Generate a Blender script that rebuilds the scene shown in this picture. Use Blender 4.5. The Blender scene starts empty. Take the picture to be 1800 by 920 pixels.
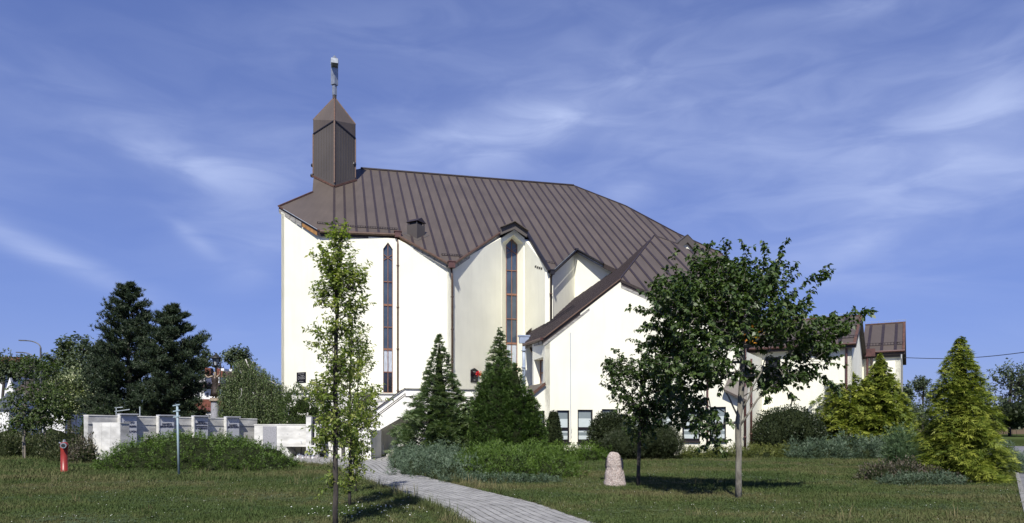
import bpy, math, random
import numpy as np
from mathutils import Vector, Matrix
from mathutils.geometry import tessellate_polygon
random.seed(7); rng = np.random.default_rng(7)
SC = bpy.context.scene; COL = SC.collection
rad = math.radians
# ------------------------------------------------------------------ camera
EYE, F, HY = 1.65, 1200.0, 748.0
cd = bpy.data.cameras.new('camera'); cam = bpy.data.objects.new('camera', cd); COL.objects.link(cam)
cam.location = (0, 0, EYE); cam.rotation_euler = (rad(90), 0, 0)
cd.sensor_width = 36; cd.lens = 24; cd.shift_y = (HY-460)/1800; cd.clip_end = 4000; cd.clip_start = 0.1
SC.camera = cam
# ------------------------------------------------------------------ light
SUN_AZ, SUN_EL = 187.0, 47.0        # azimuth from +Y clockwise: where the sun stands
SC.view_settings.view_transform = 'Standard'; SC.view_settings.look = 'None'
SC.view_settings.exposure = 0.55; SC.view_settings.gamma = 1
sd = bpy.data.lights.new('sun', 'SUN'); sun = bpy.data.objects.new('sun', sd); COL.objects.link(sun)
sd.energy = 4.3; sd.angle = rad(0.53); sd.color = (1, 0.955, 0.87)
sv = Vector((math.sin(rad(SUN_AZ))*math.cos(rad(SUN_EL)), math.cos(rad(SUN_AZ))*math.cos(rad(SUN_EL)), math.sin(rad(SUN_EL))))
sun.rotation_euler = sv.to_track_quat('Z', 'Y').to_euler(); sun.location = (0, -20, 60)
w = bpy.data.worlds.new('World'); SC.world = w; w.use_nodes = True
nt = w.node_tree; N = nt.nodes; L = nt.links; N.clear()
sky = N.new('ShaderNodeTexSky'); sky.sky_type = 'NISHITA'; sky.sun_disc = False
sky.sun_elevation = rad(SUN_EL); sky.sun_rotation = rad(SUN_AZ)
sky.altitude = 100; sky.air_density = 1.0; sky.dust_density = 0.4; sky.ozone_density = 3.0
tint = N.new('ShaderNodeMix'); tint.data_type = 'RGBA'; tint.blend_type = 'MULTIPLY'; tint.inputs[0].default_value = 1
gm = N.new('ShaderNodeGamma'); gm.inputs[1].default_value = 0.6; L.new(sky.outputs[0], gm.inputs[0])
L.new(gm.outputs[0], tint.inputs[6]); tint.inputs[7].default_value = (1.18, 1.39, 2.55, 1)
tc = N.new('ShaderNodeTexCoord'); sp = N.new('ShaderNodeSeparateXYZ'); L.new(tc.outputs['Generated'], sp.inputs[0])
def wm(op, a, b=None, c=None):
    m = N.new('ShaderNodeMath'); m.operation = op
    for i, v in enumerate((a, b, c)):
        if v is None: continue
        if isinstance(v, (int, float)): m.inputs[i].default_value = v
        else: L.new(v, m.inputs[i])
    return m.outputs[0]
zz = wm('ADD', wm('MAXIMUM', sp.outputs[2], 0.0), 0.22)
cx = wm('DIVIDE', sp.outputs[0], zz); cy = wm('DIVIDE', sp.outputs[1], zz)
cb = N.new('ShaderNodeCombineXYZ'); L.new(cx, cb.inputs[0]); L.new(cy, cb.inputs[1])
def cirrus(rot, sc, seed, lo, hi, rough, dist):
    mp = N.new('ShaderNodeMapping'); L.new(cb.outputs[0], mp.inputs[0])
    mp.inputs['Rotation'].default_value = (0, 0, rad(rot)); mp.inputs['Scale'].default_value = sc
    mp.inputs['Location'].default_value = (seed, seed*.7, 0)
    nz = N.new('ShaderNodeTexNoise'); L.new(mp.outputs[0], nz.inputs[0])
    nz.inputs['Scale'].default_value = 1; nz.inputs['Detail'].default_value = 9; nz.inputs['Roughness'].default_value = rough
    nz.inputs['Distortion'].default_value = dist
    mr = N.new('ShaderNodeMapRange'); mr.interpolation_type = 'SMOOTHSTEP'; L.new(nz.outputs[0], mr.inputs[0])
    mr.inputs[1].default_value = lo; mr.inputs[2].default_value = hi
    return mr.outputs[0]
# the veils of cirrus that hang in this sky: soft elongated patches in azimuth / elevation, broken up by wispy noise
az = wm('ARCTAN2', sp.outputs[0], sp.outputs[1]); el_ = wm('ARCSINE', wm('MINIMUM', wm('MAXIMUM', sp.outputs[2], -1.0), 1.0))
def patch(px, py, ln_, wd_, ang, st_):
    dx = (px-900)/F; a0 = math.atan(dx); e0_ = math.atan((HY-py)/F/math.hypot(1, dx)); k_ = F*math.hypot(1, dx); s_, c_ = math.sin(rad(ang)), math.cos(rad(ang))
    u_ = wm('MULTIPLY_ADD', wm('SUBTRACT', az, a0), c_, wm('MULTIPLY', wm('SUBTRACT', el_, e0_), s_)); v_ = wm('MULTIPLY_ADD', wm('SUBTRACT', az, a0), -s_, wm('MULTIPLY', wm('SUBTRACT', el_, e0_), c_))
    q_ = wm('ADD', wm('POWER', wm('ABSOLUTE', wm('MULTIPLY', u_, k_/ln_)), 2.0), wm('POWER', wm('ABSOLUTE', wm('MULTIPLY', v_, k_/wd_)), 2.0))
    return wm('MULTIPLY', wm('EXPONENT', wm('MULTIPLY', q_, -1.0)), st_)
acc_ = None
for q_ in ((965, 215, 150, 38, 12, .75), (800, 265, 170, 70, 20, .40), (320, 285, 100, 30, -8, .70), (100, 455, 170, 20, -20, .80), (440, 350, 110, 90, 60, .38), (1620, 330, 330, 110, 15, .55), (1560, 405, 70, 22, 20, .40), (1150, 110, 330, 130, -10, .30), (1480, 15, 140, 16, -5, .40), (340, 420, 45, 14, -35, .45), (470, 450, 70, 30, 40, .35), (1720, 210, 150, 70, 30, .45), (1100, 340, 60, 25, 25, .45), (640, 60, 260, 60, 8, .22), (200, 200, 260, 60, -12, .22), (1400, 480, 300, 60, 5, .25), (900, 300, 1000, 190, 3, .26), (1450, 210, 420, 110, 8, .22), (-600, 300, 500, 120, 15, .4), (2500, 250, 500, 140, -10, .4)):
    p_ = patch(*q_); acc_ = p_ if acc_ is None else wm('ADD', acc_, p_)
c1 = cirrus(-28, (0.9, 2.6, 1), 3.1, 0.40, 0.80, 0.60, 0.5)
c2 = cirrus(-14, (0.5, 1.2, 1), 8.4, 0.42, 0.74, 0.45, 0.2)
ab = N.new('ShaderNodeCombineXYZ'); L.new(az, ab.inputs[0]); L.new(el_, ab.inputs[1])
mp3 = N.new('ShaderNodeMapping'); L.new(ab.outputs[0], mp3.inputs[0]); mp3.inputs['Rotation'].default_value = (0, 0, rad(-22)); mp3.inputs['Scale'].default_value = (5, 17, 1)
n3_ = N.new('ShaderNodeTexNoise'); n3_.inputs['Scale'].default_value = 1.4; n3_.inputs['Detail'].default_value = 10; n3_.inputs['Roughness'].default_value = .52; n3_.inputs['Distortion'].default_value = .7; L.new(mp3.outputs[0], n3_.inputs[0])
wr = N.new('ShaderNodeMapRange'); wr.interpolation_type = 'SMOOTHSTEP'; L.new(n3_.outputs[0], wr.inputs[0]); wr.inputs[1].default_value = .30; wr.inputs[2].default_value = .74
cf = wm('ADD', wm('MULTIPLY', wm('MULTIPLY', acc_, wm('MULTIPLY_ADD', wr.outputs[0], .60, .40)), .62), wm('MULTIPLY', wm('MULTIPLY', c1, c2), .18))
cf = wm('MINIMUM', cf, 0.8)
cm = N.new('ShaderNodeMix'); cm.data_type = 'RGBA'; L.new(cf, cm.inputs[0]); L.new(tint.outputs[2], cm.inputs[6])
cm.inputs[7].default_value = (6.3, 7.4, 10.8, 1)
bg = N.new('ShaderNodeBackground'); bg.inputs[1].default_value = 0.0628; L.new(cm.outputs[2], bg.inputs[0])
wo = N.new('ShaderNodeOutputWorld'); L.new(bg.outputs[0], wo.inputs[0])

# ------------------------------------------------------------------ points of the place
U = Vector((math.cos(rad(14.5)), math.sin(rad(14.5)))); V = Vector((-U.y, U.x))
A45 = (U+V).normalized(); B45 = (U-V).normalized()
UP = Vector((0, 0, 1))
def v3(p, z=0): return Vector((p[0], p[1], z))
def R(px, py, d): return Vector(((px-900)/F*d, d, EYE+(HY-py)/F*d))
def G(px, py): return R(px, py, F*EYE/(py-HY))
def meet(P, D, px):                      # walk from P along D to the bearing of px
    t = (px-900)/F; k = (t*P[1]-P[0])/(D[0]-t*D[1]); return Vector((P[0]+k*D[0], P[1]+k*D[1]))
def onwall(px, py, P, D):                # bearing meets the vertical plane through P along D
    q = meet(P, D, px); return R(px, py, q.y)
# ------------------------------------------------------------------ materials
def mat(name, col, rough=0.8, var=0.12, scale=3.0, bump=0.0, bscale=40, metal=0, spec=0.5, col2=None, detail=6, coord='Object', stretch=None, lo=.35, hi=.65, extra=None):
    m = bpy.data.materials.new(name); m.use_nodes = True; n = m.node_tree.nodes; l = m.node_tree.links
    b = n['Principled BSDF']; b.inputs['Roughness'].default_value = rough; b.inputs['Metallic'].default_value = metal
    b.inputs['Specular IOR Level'].default_value = spec
    t = n.new('ShaderNodeTexCoord') if coord == 'Object' else n.new('ShaderNodeNewGeometry')
    o = t.outputs['Object'] if coord == 'Object' else t.outputs['Position']
    if stretch:
        mp = n.new('ShaderNodeMapping'); l.new(o, mp.inputs[0]); mp.inputs['Scale'].default_value = stretch; o = mp.outputs[0]
    nz = n.new('ShaderNodeTexNoise'); nz.inputs['Scale'].default_value = scale; nz.inputs['Detail'].default_value = detail; l.new(o, nz.inputs[0])
    r = n.new('ShaderNodeValToRGB'); l.new(nz.outputs[0], r.inputs[0])
    r.color_ramp.elements[0].position = lo; r.color_ramp.elements[1].position = hi
    c2 = col2 or [max(0, c*(1-var)) for c in col]; c1 = col if col2 else [c*(1+var*.5) for c in col]
    r.color_ramp.elements[0].color = (*c2, 1); r.color_ramp.elements[1].color = (*[min(1, c) for c in c1], 1)
    l.new(r.outputs[0], b.inputs['Base Color'])
    if bump:
        n2 = n.new('ShaderNodeTexNoise'); n2.inputs['Scale'].default_value = bscale; n2.inputs['Detail'].default_value = 4; l.new(o, n2.inputs[0])
        bp = n.new('ShaderNodeBump'); bp.inputs['Strength'].default_value = bump; bp.inputs['Distance'].default_value = 0.02
        l.new(n2.outputs[0], bp.inputs['Height']); l.new(bp.outputs[0], b.inputs['Normal'])
    m['o'] = 1
    return m
def leafmat(name, cols, trans=0.3, rough=0.55, spec=0.35):
    m = bpy.data.materials.new(name); m.use_nodes = True; n = m.node_tree.nodes; l = m.node_tree.links
    b = n['Principled BSDF']; b.inputs['Roughness'].default_value = rough; b.inputs['Specular IOR Level'].default_value = spec
    a = n.new('ShaderNodeAttribute'); a.attribute_name = 'rnd'; a.attribute_type = 'GEOMETRY'
    r = n.new('ShaderNodeValToRGB'); l.new(a.outputs['Fac'], r.inputs[0])
    e = r.color_ramp.elements
    while len(e) < len(cols): e.new(0.5)
    for i, c in enumerate(cols):
        e[i].position = i/(len(cols)-1) if len(c) == 3 else c[3]; 
    for i, c in enumerate(cols): e[i].color = (*c[:3], 1)
    l.new(r.outputs[0], b.inputs['Base Color'])
    tr = n.new('ShaderNodeBsdfTranslucent'); mx = n.new('ShaderNodeMixShader'); mx.inputs[0].default_value = trans
    br = n.new('ShaderNodeMix'); br.data_type = 'RGBA'; br.blend_type = 'MULTIPLY'; br.inputs[0].default_value = 1
    l.new(r.outputs[0], br.inputs[6]); br.inputs[7].default_value = (1.5, 1.7, .6, 1); l.new(br.outputs[2], tr.inputs[0])
    l.new(b.outputs[0], mx.inputs[1]); l.new(tr.outputs[0], mx.inputs[2])
    l.new(mx.outputs[0], n['Material Output'].inputs[0])
    return m
M = {}
def stucco(name, col, dirt):
    m = mat(name, col, 0.92, 0.05, 0.6, 0.35, 90); n = m.node_tree.nodes; l = m.node_tree.links; b = n['Principled BSDF']
    src = b.inputs['Base Color'].links[0].from_socket
    t = n.new('ShaderNodeTexCoord'); mp = n.new('ShaderNodeMapping'); l.new(t.outputs['Object'], mp.inputs[0]); mp.inputs['Scale'].default_value = (2.6, 2.6, .22)
    nz = n.new('ShaderNodeTexNoise'); nz.inputs['Scale'].default_value = 1.2; nz.inputs['Detail'].default_value = 8; l.new(mp.outputs[0], nz.inputs[0])
    mr = n.new('ShaderNodeMapRange'); l.new(nz.outputs[0], mr.inputs[0]); mr.inputs[1].default_value = .5; mr.inputs[2].default_value = .75; mr.inputs[4].default_value = dirt
    mx = n.new('ShaderNodeMix'); mx.data_type = 'RGBA'; l.new(mr.outputs[0], mx.inputs[0]); l.new(src, mx.inputs[6]); mx.inputs[7].default_value = (.42, .40, .34, 1)
    l.new(mx.outputs[2], b.inputs['Base Color']); return m
M['stucco'] = stucco('cream_stucco', (.80, .79, .665), .10)
M['stucco2'] = stucco('cream_stucco_parish', (.80, .785, .66), .10)
M['terrace'] = stucco('weathered_white_render', (.80, .79, .74), .45)
M['oldwall'] = stucco('grimy_render', (.80, .77, .66), .8)
M['roof'] = mat('brown_sheet_metal', (.088, .071, .059), 0.5, .12, .35, .15, 12, spec=.4)
def vary(m, lo, hi):
    n = m.node_tree.nodes; l = m.node_tree.links; bs = n['Principled BSDF']; s = bs.inputs['Base Color'].links[0].from_socket
    oi = n.new('ShaderNodeObjectInfo'); mr = n.new('ShaderNodeMapRange'); l.new(oi.outputs['Random'], mr.inputs[0]); mr.inputs[3].default_value = lo; mr.inputs[4].default_value = hi
    t = n.new('ShaderNodeTexCoord'); mp = n.new('ShaderNodeMapping'); l.new(t.outputs['Object'], mp.inputs[0]); mp.inputs['Scale'].default_value = (3.5, .35, .35)
    nz = n.new('ShaderNodeTexNoise'); nz.inputs['Scale'].default_value = 1; nz.inputs['Detail'].default_value = 7; l.new(mp.outputs[0], nz.inputs[0])
    ad = n.new('ShaderNodeMath'); ad.operation = 'MULTIPLY_ADD'; l.new(nz.outputs[0], ad.inputs[0]); ad.inputs[1].default_value = .35; 
    sb = n.new('ShaderNodeMath'); sb.operation = 'SUBTRACT'; l.new(mr.outputs[0], sb.inputs[0]); sb.inputs[1].default_value = .175; l.new(sb.outputs[0], ad.inputs[2])
    h = n.new('ShaderNodeHueSaturation'); l.new(ad.outputs[0], h.inputs['Value']); l.new(s, h.inputs['Color']); l.new(h.outputs[0], bs.inputs['Base Color'])
vary(M['roof'], .93, 1.06)
M['rib'] = mat('dark_batten_metal', (.030, .021, .022), 0.5, .2, 4)
M['rooflite'] = mat('old_brown_sheet_metal', (.085, .074, .066), 0.5, .15, .5, .1, 12, spec=.4)
M['fascia'] = mat('dark_brown_fascia', (.035, .024, .019), 0.55, .3, 6)
M['copper'] = mat('copper_brown_trim', (.105, .053, .032), 0.5, .3, 5)
M['pipe'] = mat('copper_brown_pipe', (.095, .055, .035), 0.45, .25, 5)
M['redpipe'] = mat('red_brown_pipe', (.085, .036, .031), 0.45, .25, 5)
M['soffit'] = mat('weathered_board_grey', (.30, .29, .27), 0.85, .45, 3, .2, 20, stretch=(1, 1, 6))
M['rust'] = mat('bare_orange_board', (.32, .16, .05), 0.85, .45, 2.5)
M['woodframe'] = mat('orange_brown_window_frame', (.21, .10, .062), 0.5, .2, 8)
M['glass'] = mat('blue_grey_church_glass', (.05, .07, .10), 0.08, .25, 1.2, spec=.8)
M['darkglass'] = mat('dark_glass', (.02, .022, .028), 0.06, .3, 1.0, spec=.8)
M['curtain'] = mat('pale_curtain_behind_glass', (.42, .46, .52), 0.25, .3, 5, stretch=(6, 6, .5))
M['blind_dark'] = mat('blue_grey_blind_upper', (.20, .24, .25), .2, .08, 2)
M['blind'] = mat('pale_blind_lower', (.50, .56, .56), .25, .05, 2)
M['black'] = mat('black_window_frame', (.012, .010, .012), .4, .2, 5)
M['steel'] = mat('galvanised_steel', (.42, .47, .50), .45, .15, 8, metal=.3)
M['bluesteel'] = mat('blue_grey_pipe', (.27, .32, .42), .4, .12, 6)
M['silver'] = mat('silver_cross_sheet', (.34, .37, .40), .35, .25, 3, metal=.5)
M['concrete'] = mat('pale_concrete', (.62, .615, .58), .9, .28, 1.1, .4, 30, stretch=(1, 1, 3))
M['concgrey'] = mat('grey_concrete', (.46, .455, .43), .9, .30, 1.3, .4, 30, stretch=(1, 1, 3))
M['slab'] = mat('blue_grey_slab_paint', (.44, .45, .48), .7, .1, 2, .1, 30)
M['granite'] = mat('grey_granite_plaque', (.30, .30, .32), .6, .35, 30)
M['blackgranite'] = mat('black_granite', (.012, .012, .018), .15, .3, 20)
M['letter'] = mat('dark_lettering', (.015, .015, .03), .5, .1, 5)
M['letterlight'] = mat('pale_lettering', (.28, .28, .28), .5, .1, 5)
M['red'] = mat('red_hydrant_paint', (.27, .028, .018), .38, .22, 4, .05, 20)
M['polepaint'] = mat('pale_blue_grey_pole', (.26, .34, .38), .5, .15, 4)
M['bark'] = mat('dark_bark', (.055, .047, .041), .95, .5, 14, .8, 40, stretch=(1, 1, .3))
M['greybark'] = mat('grey_bark', (.19, .178, .148), .95, .5, 9, .8, 40, stretch=(1, 1, .3))
M['birch'] = mat('pale_birch_bark', (.5, .48, .44), .9, .6, 7, .4, 30)
M['stake'] = mat('weathered_stake_wood', (.19, .165, .13), .95, .35, 9, .3, 30, stretch=(1, 1, .2))
M['paver'] = mat('grey_paver', (.27, .268, .258), .92, .22, 1.7, .35, 60, coord='P')
M['paver2'] = mat('grey_paver_darker', (.235, .232, .225), .92, .22, 1.7, .35, 60, coord='P')
M['joint'] = mat('sandy_joint_moss', (.045, .045, .032), 1, .4, 6, coord='P')
M['kerb'] = mat('concrete_kerb', (.22, .215, .20), .95, .25, 4, .3, 30)
M['asphalt'] = mat('worn_grey_road', (.15, .15, .157), .95, .2, .8, .2, 60, coord='P')
M['rooftile'] = mat('dark_tile_roof', (.050, .036, .032), .8, .25, 3)
M['brickroof'] = mat('red_brown_tile_roof', (.065, .037, .032), .85, .3, 2)
M['redroof'] = mat('bright_red_roof', (.14, .035, .022), .85, .3, 2)
M['brick'] = mat('brick_chimney', (.15, .05, .032), .9, .3, 8)
M['white'] = mat('white_house_paint', (.72, .72, .72), .85, .08, 2)
M['greyroof'] = mat('slate_grey_roof', (.055, .065, .085), .7, .2, 2)
M['bronze'] = mat('dark_bronze', (.06, .045, .035), .45, .4, 8, metal=.6)
M['gold'] = mat('weathered_statue_cream', (.30, .24, .17), .7, .4, 8)
M['flower'] = mat('white_clover_petals', (.75, .75, .70), .8, .05, 5)
M['redflower'] = mat('red_petals', (.65, .03, .04), .6, .3, 9)
M['orangeflower'] = mat('orange_petals', (.70, .13, .02), .6, .3, 9)
M['lampgrey'] = mat('dark_grey_lamp_paint', (.07, .072, .075), .5, .1, 4)
M['candle'] = mat('grave_lantern_glass', (.45, .42, .42), .3, .5, 20)
M['wire'] = mat('cable_black', (.01, .01, .01), .6, .1, 5)
# lawn
def lawnmat(name, g1, g2, g3, scale=.35):
    m = bpy.data.materials.new(name); m.use_nodes = True; n = m.node_tree.nodes; l = m.node_tree.links; b = n['Principled BSDF']
    b.inputs['Roughness'].default_value = .75; b.inputs['Specular IOR Level'].default_value = .2
    g = n.new('ShaderNodeNewGeometry')
    mp = n.new('ShaderNodeMapping'); l.new(g.outputs['Position'], mp.inputs[0]); mp.inputs['Scale'].default_value = (.6, 1, 1)
    a = n.new('ShaderNodeTexNoise'); a.inputs['Scale'].default_value = scale; a.inputs['Detail'].default_value = 5; l.new(mp.outputs[0], a.inputs[0])
    c = n.new('ShaderNodeTexNoise'); c.inputs['Scale'].default_value = 9; c.inputs['Detail'].default_value = 3; l.new(g.outputs['Position'], c.inputs[0])
    r = n.new('ShaderNodeValToRGB'); r.color_ramp.elements[0].position = .34; r.color_ramp.elements[1].position = .63
    e = r.color_ramp.elements.new(.50); 
    r.color_ramp.elements[0].color = (*g1, 1); r.color_ramp.elements[1].color = (*g2, 1); r.color_ramp.elements[2].color = (*g3, 1)
    ad = n.new('ShaderNodeMath'); ad.operation = 'MULTIPLY_ADD'; l.new(c.outputs[0], ad.inputs[0]); ad.inputs[1].default_value = .45
    sb = n.new('ShaderNodeMath'); sb.operation = 'SUBTRACT'; l.new(a.outputs[0], sb.inputs[0]); sb.inputs[1].default_value = .22
    l.new(sb.outputs[0], ad.inputs[2]); l.new(ad.outputs[0], r.inputs[0]); l.new(r.outputs[0], b.inputs['Base Color'])
    return m
M['soil'] = lawnmat('lawn_soil', (.022, .030, .010), (.036, .042, .015), (.062, .058, .028))
M['grass'] = lawnmat('grass_blades', (.042, .070, .017), (.066, .090, .025), (.112, .108, .046))
M['weed'] = lawnmat('tall_grass_blades', (.05, .07, .02), (.08, .095, .035), (.16, .14, .07), 1.2)
M['field'] = mat('dry_brown_field', (.13, .095, .065), 1, .3, .03, coord='P', spec=0, col2=(.10, .085, .05))
M['strip'] = mat('far_grass', (.055, .075, .025), 1, .35, .05, coord='P', spec=0)
# ------------------------------------------------------------------ builders
WL = {}
def tag(o, label=None, cat=None, group=None, kind=None):
    if label: o['label'] = label
    if cat: o['category'] = cat
    if group: o['group'] = group
    if kind: o['kind'] = kind
    return o
def thing(name, loc, label, cat, group=None):
    o = bpy.data.objects.new(name, None); o.empty_display_size = .3; COL.objects.link(o); o.location = loc; WL[o.name] = Vector(loc)
    return tag(o, label, cat, group)
def attach(o, parent, loc):
    WL[o.name] = Vector(loc)
    if parent is not None:
        o.parent = parent; o.location = Vector(loc)-WL[parent.name]
    else: o.location = loc
def link(name, me, parent=None, loc=None, mats=()):
    for m_ in mats: me.materials.append(m_)
    o = bpy.data.objects.new(name, me); COL.objects.link(o)
    attach(o, parent, loc if loc is not None else (WL[parent.name] if parent is not None else Vector((0, 0, 0))))
    return o
class MB:
    def __init__(s): s.v = []; s.f = []; s.m = []
    def add(s, vs, fs, m=0):
        k = len(s.v); s.v += [tuple(x) for x in vs]; s.f += [tuple(i+k for i in f) for f in fs]; s.m += [m]*len(fs); return s
    def quad(s, a, b, c, d, m=0): return s.add([a, b, c, d], [(0, 1, 2, 3)], m)
    def prism(s, pts, off, m=0, ms=None):        # polygon pts pushed along off, closed
        n = len(pts); vs = list(pts)+[Vector(p)+Vector(off) for p in pts]
        tri = tessellate_polygon([[Vector(p) for p in pts]])
        k = len(s.v); s.v += [tuple(x) for x in vs]
        for t in tri: s.f.append(tuple(i+k for i in t)); s.m.append(m); s.f.append(tuple(i+k+n for i in reversed(t))); s.m.append(m if ms is None else ms)
        for i in range(n):
            j = (i+1) % n; s.f.append((k+i, k+j, k+j+n, k+i+n)); s.m.append(m if ms is None else ms)
        return s
    def box(s, p0, p1, depth, z0, z1, m=0, side=None):   # along p0->p1 (2D), pushed back 'depth'
        p0 = Vector(p0[:2]); p1 = Vector(p1[:2]); d = (p1-p0).normalized(); n = Vector((-d.y, d.x))*depth
        a, b, c, e = p0, p1, p1+n, p0+n
        vs = [v3(a, z0), v3(b, z0), v3(c, z0), v3(e, z0), v3(a, z1), v3(b, z1), v3(c, z1), v3(e, z1)]
        return s.add(vs, [(0, 1, 5, 4), (1, 2, 6, 5), (2, 3, 7, 6), (3, 0, 4, 7), (4, 5, 6, 7), (3, 2, 1, 0)], m)
    def cube(s, c, sx, sy, sz, m=0, rot=0):
        c = Vector(c); d = Vector((math.cos(rot), math.sin(rot))); p = Vector((c.x, c.y)); n = Vector((-d.y, d.x))
        return s.box(p-d*sx/2-n*sy/2, p+d*sx/2-n*sy/2, sy, c.z-sz/2, c.z+sz/2, m)
    def bar(s, a, b, w_, h_=None, m=0, up=UP):
        a = Vector(a); b = Vector(b); h_ = h_ or w_; d = (b-a).normalized(); x = d.cross(up)
        if x.length < 1e-4: x = Vector((1, 0, 0))
        x.normalize(); y = x.cross(d); vs = []
        for p in (a, b):
            for i, j in ((-1, -1), (1, -1), (1, 1), (-1, 1)): vs.append(p+x*i*w_/2+y*j*h_/2)
        return s.add(vs, [(0, 1, 5, 4), (1, 2, 6, 5), (2, 3, 7, 6), (3, 0, 4, 7), (3, 2, 1, 0), (4, 5, 6, 7)], m)
    def tube(s, pts, rs, n=8, m=0, cap=True):
        pts = [Vector(p) for p in pts]; rs = rs if hasattr(rs, '__len__') else [rs]*len(pts); k = len(s.v); ref = None
        for i, p in enumerate(pts):
            d = (pts[min(i+1, len(pts)-1)]-pts[max(i-1, 0)]).normalized()
            if ref is None: ref = d.orthogonal().normalized()
            x = (ref-d*ref.dot(d)).normalized(); y = d.cross(x); ref = x
            for j in range(n):
                a = 2*math.pi*j/n; s.v.append(tuple(p+(x*math.cos(a)+y*math.sin(a))*rs[i]))
        for i in range(len(pts)-1):
            for j in range(n):
                s.f.append((k+i*n+j, k+i*n+(j+1) % n, k+(i+1)*n+(j+1) % n, k+(i+1)*n+j)); s.m.append(m)
        if cap:
            s.f.append(tuple(k+j for j in reversed(range(n)))); s.m.append(m)
            s.f.append(tuple(k+(len(pts)-1)*n+j for j in range(n))); s.m.append(m)
        return s
    def lathe(s, c, prof, n=12, m=0):
        c = Vector(c); k = len(s.v)
        for r, z in prof:
            for j in range(n):
                a = 2*math.pi*j/n; s.v.append((c.x+r*math.cos(a), c.y+r*math.sin(a), c.z+z))
        for i in range(len(prof)-1):
            for j in range(n): s.f.append((k+i*n+j, k+i*n+(j+1) % n, k+(i+1)*n+(j+1) % n, k+(i+1)*n+j)); s.m.append(m)
        s.f.append(tuple(k+j for j in reversed(range(n)))); s.m.append(m)
        s.f.append(tuple(k+(len(prof)-1)*n+j for j in range(n))); s.m.append(m)
        return s
    def build(s, name, mats, parent=None, loc=None, smooth=False, label=None):
        if not isinstance(mats, (list, tuple)): mats = [mats]
        if loc is None: loc = WL[parent.name] if parent is not None else Vector((0, 0, 0))
        loc = Vector(loc); me = bpy.data.meshes.new(name)
        me.from_pydata([(x-loc.x, y-loc.y, z-loc.z) for x, y, z in s.v], [], s.f)
        for m_ in mats: me.materials.append(m_)
        me.polygons.foreach_set('material_index', s.m)
        if smooth: me.polygons.foreach_set('use_smooth', [True]*len(me.polygons))
        me.update(); o = bpy.data.objects.new(name, me); COL.objects.link(o); attach(o, parent, loc)
        if label: o['label'] = label
        return o
from mathutils.geometry import delaunay_2d_cdt
def cdt(loops):
    vs, es = [], []
    for lp in loops:
        k = len(vs); vs += [Vector((t, z)) for t, z in lp]; es += [(k+i, k+(i+1) % len(lp)) for i in range(len(lp))]
    ov, oe, of = delaunay_2d_cdt(vs, es, [], 0, 1e-5)[:3]
    def ins(p, lp):
        r_ = False; j = len(lp)-1
        for i in range(len(lp)):
            if (lp[i][1] > p[1]) != (lp[j][1] > p[1]) and p[0] < (lp[j][0]-lp[i][0])*(p[1]-lp[i][1])/(lp[j][1]-lp[i][1])+lp[i][0]: r_ = not r_
            j = i
        return r_
    keep = []
    for f in of:
        ce = sum((ov[i] for i in f), Vector((0, 0)))/len(f)
        if ins(ce, loops[0]) and not any(ins(ce, h) for h in loops[1:]): keep.append(tuple(f))
    return [tuple(v) for v in ov], keep
def wall(name, p0, p1, z0, top, mt, parent, holes=(), reveal=.18, thick=.3, label=None):
    """vertical wall from p0 to p1 (2D, left to right seen from outside); top: [(t,z)]; holes: polygons of (t,z)"""
    p0 = Vector(p0); p1 = Vector(p1); d = (p1-p0); Ln = d.length; d.normalize(); n = Vector((-d.y, d.x))
    if isinstance(top, (int, float)): top = [(0, top), (Ln, top)]
    out = [(0, z0), (Ln, z0)]+[(t, z) for t, z in reversed(top)]
    loops = [out]+[list(h) for h in holes]
    P = lambda t, z, k=0: v3(p0+d*t+n*k, z)
    flat, tri = cdt(loops)
    mb = MB(); mb.add([P(*q) for q in flat], tri)
    for h in holes:
        m_ = len(h)
        for i in range(m_):
            a, b = h[i], h[(i+1) % m_]; mb.quad(P(*a), P(*b), P(*b, reveal), P(*a, reveal))
    for i in range(len(out)):
        a, b = out[i], out[(i+1) % len(out)]; mb.quad(P(*a), P(*b), P(*b, thick), P(*a, thick))
    return mb.build(name, mt, parent, label=label)
def clip(poly, a, lo):                    # keep points with a*(x-lo)>=0
    out = []
    for i in range(len(poly)):
        p, q = poly[i], poly[(i+1) % len(poly)]; dp = a*(p[0]-lo); dq = a*(q[0]-lo)
        if dp >= 0: out.append(p)
        if (dp >= 0) != (dq >= 0): t = dp/(dp-dq); out.append((p[0]+t*(q[0]-p[0]), p[1]+t*(q[1]-p[1])))
    return out
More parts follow.
